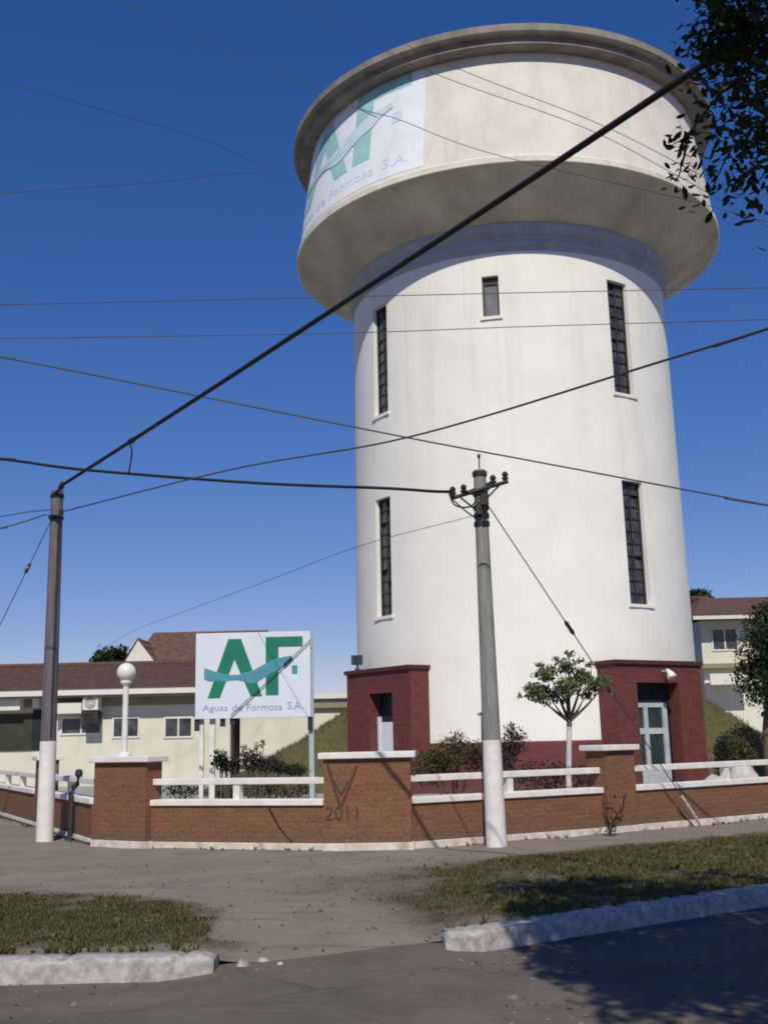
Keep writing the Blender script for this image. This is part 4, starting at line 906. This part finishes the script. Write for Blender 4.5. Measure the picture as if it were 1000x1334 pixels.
for x0, x1, y0, y1 in ((114, 134, 908, 926), (113, 134, 928, 944)):
    mb = MB(); wall_box(mb, hx(x0), hx(x1), HY - .72 , HY - .1, hz(x0, y1), hz(x0, y0)); ac = mb.build('air_conditioner', M['pale'] if y0 < 920 else M['iron'], ha, bevel=.02)
    mb = MB(); cx_, cz_ = (hx(x0) + hx(x1)) / 2, (hz(x0, y1) + hz(x0, y0)) / 2
    for r_ in (.06, .11, .16, .2): mb.tube([(cx_ + r_ * math.cos(a), HY - .73, cz_ + r_ * math.sin(a)) for a in [i * math.pi / 8 for i in range(17)]], .008, 4, False)
    mb.build('grille', M['iron'], ac)
mb = MB(); wall_box(mb, hx(46), hx(54), HY - .4, HY - .02, hz(50, 922), hz(50, 908)); mb.build('lamp_box', M['pale'], ha, bevel=.02)

hb = thing('flat_house', (hx(390), HY + 4, 0), 'beige flat-roofed wing seen between billboard and tower', 'house')
mb = MB(); wall_box(mb, xr + .32, 4, HY + .4, HY + 8, 0, 3.1); mb.build('wall', M['beige'], hb)
mb = MB(); wall_box(mb, xr + .32, 4.1, HY + .1, HY + 8.1, 3.101, 3.28); mb.build('parapet', M['pale'], hb)
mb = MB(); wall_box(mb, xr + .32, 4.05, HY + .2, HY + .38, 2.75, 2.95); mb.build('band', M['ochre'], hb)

UY = 49.0; ux = lambda x: at(x, 850, UY).x; uz = lambda y, x=200: at(x, y, UY).z
hc = thing('gabled_house', (ux(230), UY + 4, 0), 'house with weathered tile roof and small white front gable above the long roof', 'house')
x0, x1 = ux(170), ux(330)
mb = MB(); wall_box(mb, x0 + .2, x1, UY + .3, UY + 7, 0, uz(866) - .12); mb.build('wall', M['pale'], hc)
mb = MB(); wall_box(mb, ux(206), x1 + .2, UY - .3, UY - .2, uz(869), uz(861)); mb.build('fascia', M['pale'], hc)
e_, r_ = uz(861), uz(823) ; mb = MB()
mb.face([(ux(176), UY - .32, e_), (x1 + .3, UY - .32, e_), (x1 + .3, UY + 3.2, r_ + .28), (ux(180), UY + 3.2, r_ + .28)]); mb.face([(x1 + .3, UY + 6.8, e_), (x0, UY + 6.8, e_), (ux(180), UY + 3.2, r_ + .28), (x1 + .3, UY + 3.2, r_ + .28)])
mb.face([(x0, UY + 6.8, e_), (ux(176), UY - .32, e_), (ux(180), UY + 3.2, r_ + .28)])
g0, g1, gm = ux(164), ux(211), ux(184); gz0, gz1 = uz(868, 180), uz(836, 180); gy = UY - .7
mb.face([(g0 - .1, gy, gz0 - .1), (gm, gy, gz1 + .12), (gm, UY + 3, gz1 + .12), (g0 - .1, UY + 3, gz0 - .1)]); mb.face([(gm, gy, gz1 + .12), (g1 + .1, gy, gz0 - .1), (g1 + .1, UY + 3, gz0 - .1), (gm, UY + 3, gz1 + .12)])
mb.face([(g0 - .1, gy, gz0 - .16), (g0 - .1, gy, gz0 - .1), (gm, gy, gz1 + .12), (gm, gy, gz1 + .05)]); mb.face([(gm, gy, gz1 + .05), (gm, gy, gz1 + .12), (g1 + .1, gy, gz0 - .1), (g1 + .1, gy, gz0 - .16)])
mb.build('roof', M['tile2'], hc)
mb = MB(); mb.face([(g0 - .02, gy + .05, gz0 - .5), (g1 + .02, gy + .05, gz0 - .5), (g1 + .02, gy + .05, gz0 - .12), (gm, gy + .05, gz1 + .06), (g0 - .02, gy + .05, gz0 - .12)]); mb.build('gable', M['white'], hc)

RY = 48.0; rx = lambda x: at(x, 850, RY).x; rzz = lambda y, x=940: at(x, y, RY).z
hd = thing('two_storey_house', (rx(960), RY + 4, 0), 'beige two-storey house with dull tiled roof behind the right mound', 'house')
mb = MB(); wall_box(mb, rx(914), rx(1090), RY, RY + 9, 0, rzz(808)); wall_box(mb, rx(900), rx(914) - .003, RY + 1.2, RY + 8.5, 0, rzz(815)); mb.build('wall', M['beige'], hd)
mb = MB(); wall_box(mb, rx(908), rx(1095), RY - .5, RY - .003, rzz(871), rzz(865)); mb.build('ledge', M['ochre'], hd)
mb = MB(); wall_box(mb, rx(912), rx(962), RY - 1.1, RY - 1.0, rzz(893), rzz(879)); wall_box(mb, rx(912), rx(962), RY - 1.0, RY - .003, rzz(893), rzz(890)); mb.build('balcony', M['pale'], hd)
win(hd, rx(927), rx(962), RY, rzz(848), rzz(818), 1, frame='pale')
mb = MB(); wall_box(mb, rx(898), rx(1100), RY - .95, RY - .85, rzz(809), rzz(803)); mb.build('fascia', M['beige'], hd)
mb = MB(); ez = rzz(803); rd = rzz(772) + .3
mb.face([(rx(897), RY - 1, ez), (rx(1100), RY - 1, ez), (rx(1100), RY + 4.5, rd), (rx(958), RY + 4.5, rd)]); mb.face([(rx(1100), RY + 10, ez), (rx(897), RY + 10, ez), (rx(958), RY + 4.5, rd), (rx(1100), RY + 4.5, rd)])
mb.face([(rx(897), RY + 10, ez), (rx(897), RY - 1, ez), (rx(958), RY + 4.5, rd)]); mb.face([(rx(897), RY - 1, ez - .003), (rx(897), RY + 10, ez - .003), (rx(1100), RY + 10, ez - .003), (rx(1100), RY - 1, ez - .003)])
mb.build('roof', M['tile3'], hd)
he = thing('pale_house', (at(905, 850, 62).x, 66, 0), 'pale far house with grey roof between tower and two-storey house', 'house')
q = lambda x, y: at(x, y, 60)
mb = MB(); wall_box(mb, q(880, 800).x, q(930, 800).x, 60, 67, 0, q(900, 788).z); mb.build('wall', M['pale'], he)
mb = MB(); zt = q(900, 788).z
mb.face([(q(876, 0).x, 59.6, zt), (q(935, 790).x, 59.6, zt), (q(922, 790).x, 63.5, zt + .9), (q(876, 0).x, 63.5, zt + .9)]); mb.face([(q(935, 790).x, 59.6, zt), (q(935, 790).x, 67.4, zt), (q(922, 790).x, 63.5, zt + .9)])
mb.face([(q(876, 0).x, 67.4, zt), (q(935, 790).x, 67.4, zt), (q(922, 790).x, 63.5, zt + .9), (q(876, 0).x, 63.5, zt + .9)][::-1])
mb.build('roof', M['tile3'], he)

# ------------------------------------------------------------------ big street tree at the right, its crown over the road
o = thing('street_tree', (4.6, 2.2, -.16), 'big dark street tree whose leafy boughs hang in from the upper right', 'tree')
mb = MB(); mb.tube(spline([(4.6, 2.2, -.25), (4.55, 2.25, 1.2), (4.3, 2.4, 2.8), (4.1, 2.6, 4.2)], 6), [.26 - .006 * j for j in range(19)], 12); mb.build('trunk', M['bark'], o)
boughs = [([(4.1, 2.6, 4.0), (3.0, 3.0, 5.4), (1.9, 3.4, 6.2), (1.1, 3.6, 6.5)], .10), ([(4.1, 2.6, 4.1), (3.4, 3.5, 5.6), (2.5, 4.4, 6.2), (1.5, 4.9, 6.4)], .10), ([(4.1, 2.6, 4.2), (3.1, 2.2, 5.6), (2.0, 1.9, 6.3), (1.2, 1.8, 6.6)], .10),
          ([(4.1, 2.6, 4.1), (4.4, 4.0, 5.2), (4.2, 5.2, 6.2)], .09), ([(4.2, 2.4, 4.0), (5.4, 3.6, 5.2), (6.2, 4.6, 5.6)], .09), ([(4.2, 2.4, 4.0), (5.0, 1.2, 5.3), (5.6, .4, 5.8)], .09), ([(4.1, 2.5, 4.2), (3.2, 1.0, 5.6), (2.2, .2, 6.2)], .10),
          ([(4.1, 2.6, 4.2), (3.0, 3.6, 5.6), (2.4, 4.6, 6.1), (2.2, 5.7, 6.6)], .06), ([(4.1, 2.6, 4.2), (3.6, 4.0, 5.8), (3.4, 5.4, 6.6)], .07)]
twigs = [[at(1080, -40, 4.6), at(1010, 60, 4.8), at(960, 70, 4.9), at(918, 66, 5.0)], [at(1080, 60, 4.5), at(1000, 150, 4.6), at(955, 190, 4.7), at(925, 250, 4.7)], [at(1060, -60, 4.9), at(985, 20, 5.1), at(925, 15, 5.2)],
         [at(1090, 100, 4.3), at(1020, 190, 4.4), at(985, 240, 4.4)], [at(1010, 60, 4.8), at(940, 120, 4.9), at(895, 175, 5.0), at(876, 188, 5.0)], [at(895, 175, 5.0), at(890, 205, 5.0), at(882, 235, 5.0)], [at(1040, -80, 5.2), at(975, -30, 5.4), at(915, -20, 5.4)]]
mb = MB()
for b, r0 in boughs: sp_ = spline(b, 5); mb.tube(sp_, [r0 * (1 - .88 * j / (len(sp_) - 1)) for j in range(len(sp_))], 8)
for b in twigs: sp_ = spline(b, 6); mb.tube(sp_, [.010 * (1 - .7 * j / (len(sp_) - 1)) for j in range(len(sp_))], 5)
rg = random.Random(41); cl = []
for b, r0 in boughs:
    s_ = spline(b, 6)
    for k, p in enumerate(s_):
        if k < 6: continue
        for _ in range(4):
            r_ = rg.uniform(.25, .55); cl.append((p.x + rg.gauss(0, .42), p.y + rg.gauss(0, .40), p.z + rg.gauss(.2, .28), r_, r_, r_ * .7))
def cut_for_shade(p):      # drops leaves to shape the ground shade and keep the crown out of frame
    if p[0] < .95 + .30 * noise.noise(Vector((p[1] * 1.3, p[2] * 1.3, 4))) + .25 * max(0, 2.2 - p[1]): return True
    if p[1] + p[2] > 9.5 and rg.random() < .52: return True
    return p[2] < 1.72 + .80 * max(p[1], 0)
tree_v, tree_f = [], []
def add_leaves(pts, size):
    v, f = leaves(pts, size, rng=rg); k = len(tree_v); tree_v.extend(v); tree_f.extend([[i + k for i in q] for q in f])
add_leaves([p for p in blob_pts(cl, 40000, rg, .1) if not cut_for_shade(p)], .125)
spr = []                                                   # loose leafy sprays along the hanging twigs
for b, n_, sd in zip(twigs, (230, 140, 210, 100, 40, 22, 200), (.09, .09, .08, .10, .035, .035, .09)):
    s_ = spline(b, 10)
    for _ in range(n_):
        q = s_[min(len(s_) - 1, int(len(s_) * rg.random() ** (.9 if sd > .1 else .45)))]; spr.append((q.x + rg.gauss(0, sd), q.y + rg.gauss(0, sd), q.z + rg.gauss(0, sd)))
for x, y, Y, n_, sd in ((995, 40, 4.8, 330, .13), (968, 40, 4.9, 230, .10), (955, 100, 4.9, 110, .09), (985, 125, 4.7, 130, .10), (995, 215, 4.4, 50, .08), (945, 165, 4.8, 34, .06), (955, 235, 4.7, 22, .06), (930, 55, 5.0, 60, .06), (975, 170, 4.6, 60, .08)):
    q = at(x, y, Y)
    for _ in range(n_): spr.append((q.x + rg.gauss(0, sd), q.y + rg.gauss(0, sd), q.z + rg.gauss(0, sd)))
add_leaves(spr, .056)
fb = MB(); fb.mesh(tree_v, tree_f); fb.build('crown', M['leaf_big'], o)
mb.build('bough', M['bark'], o)
for ob in list(S.objects):
    if '_w' in ob: del ob['_w']
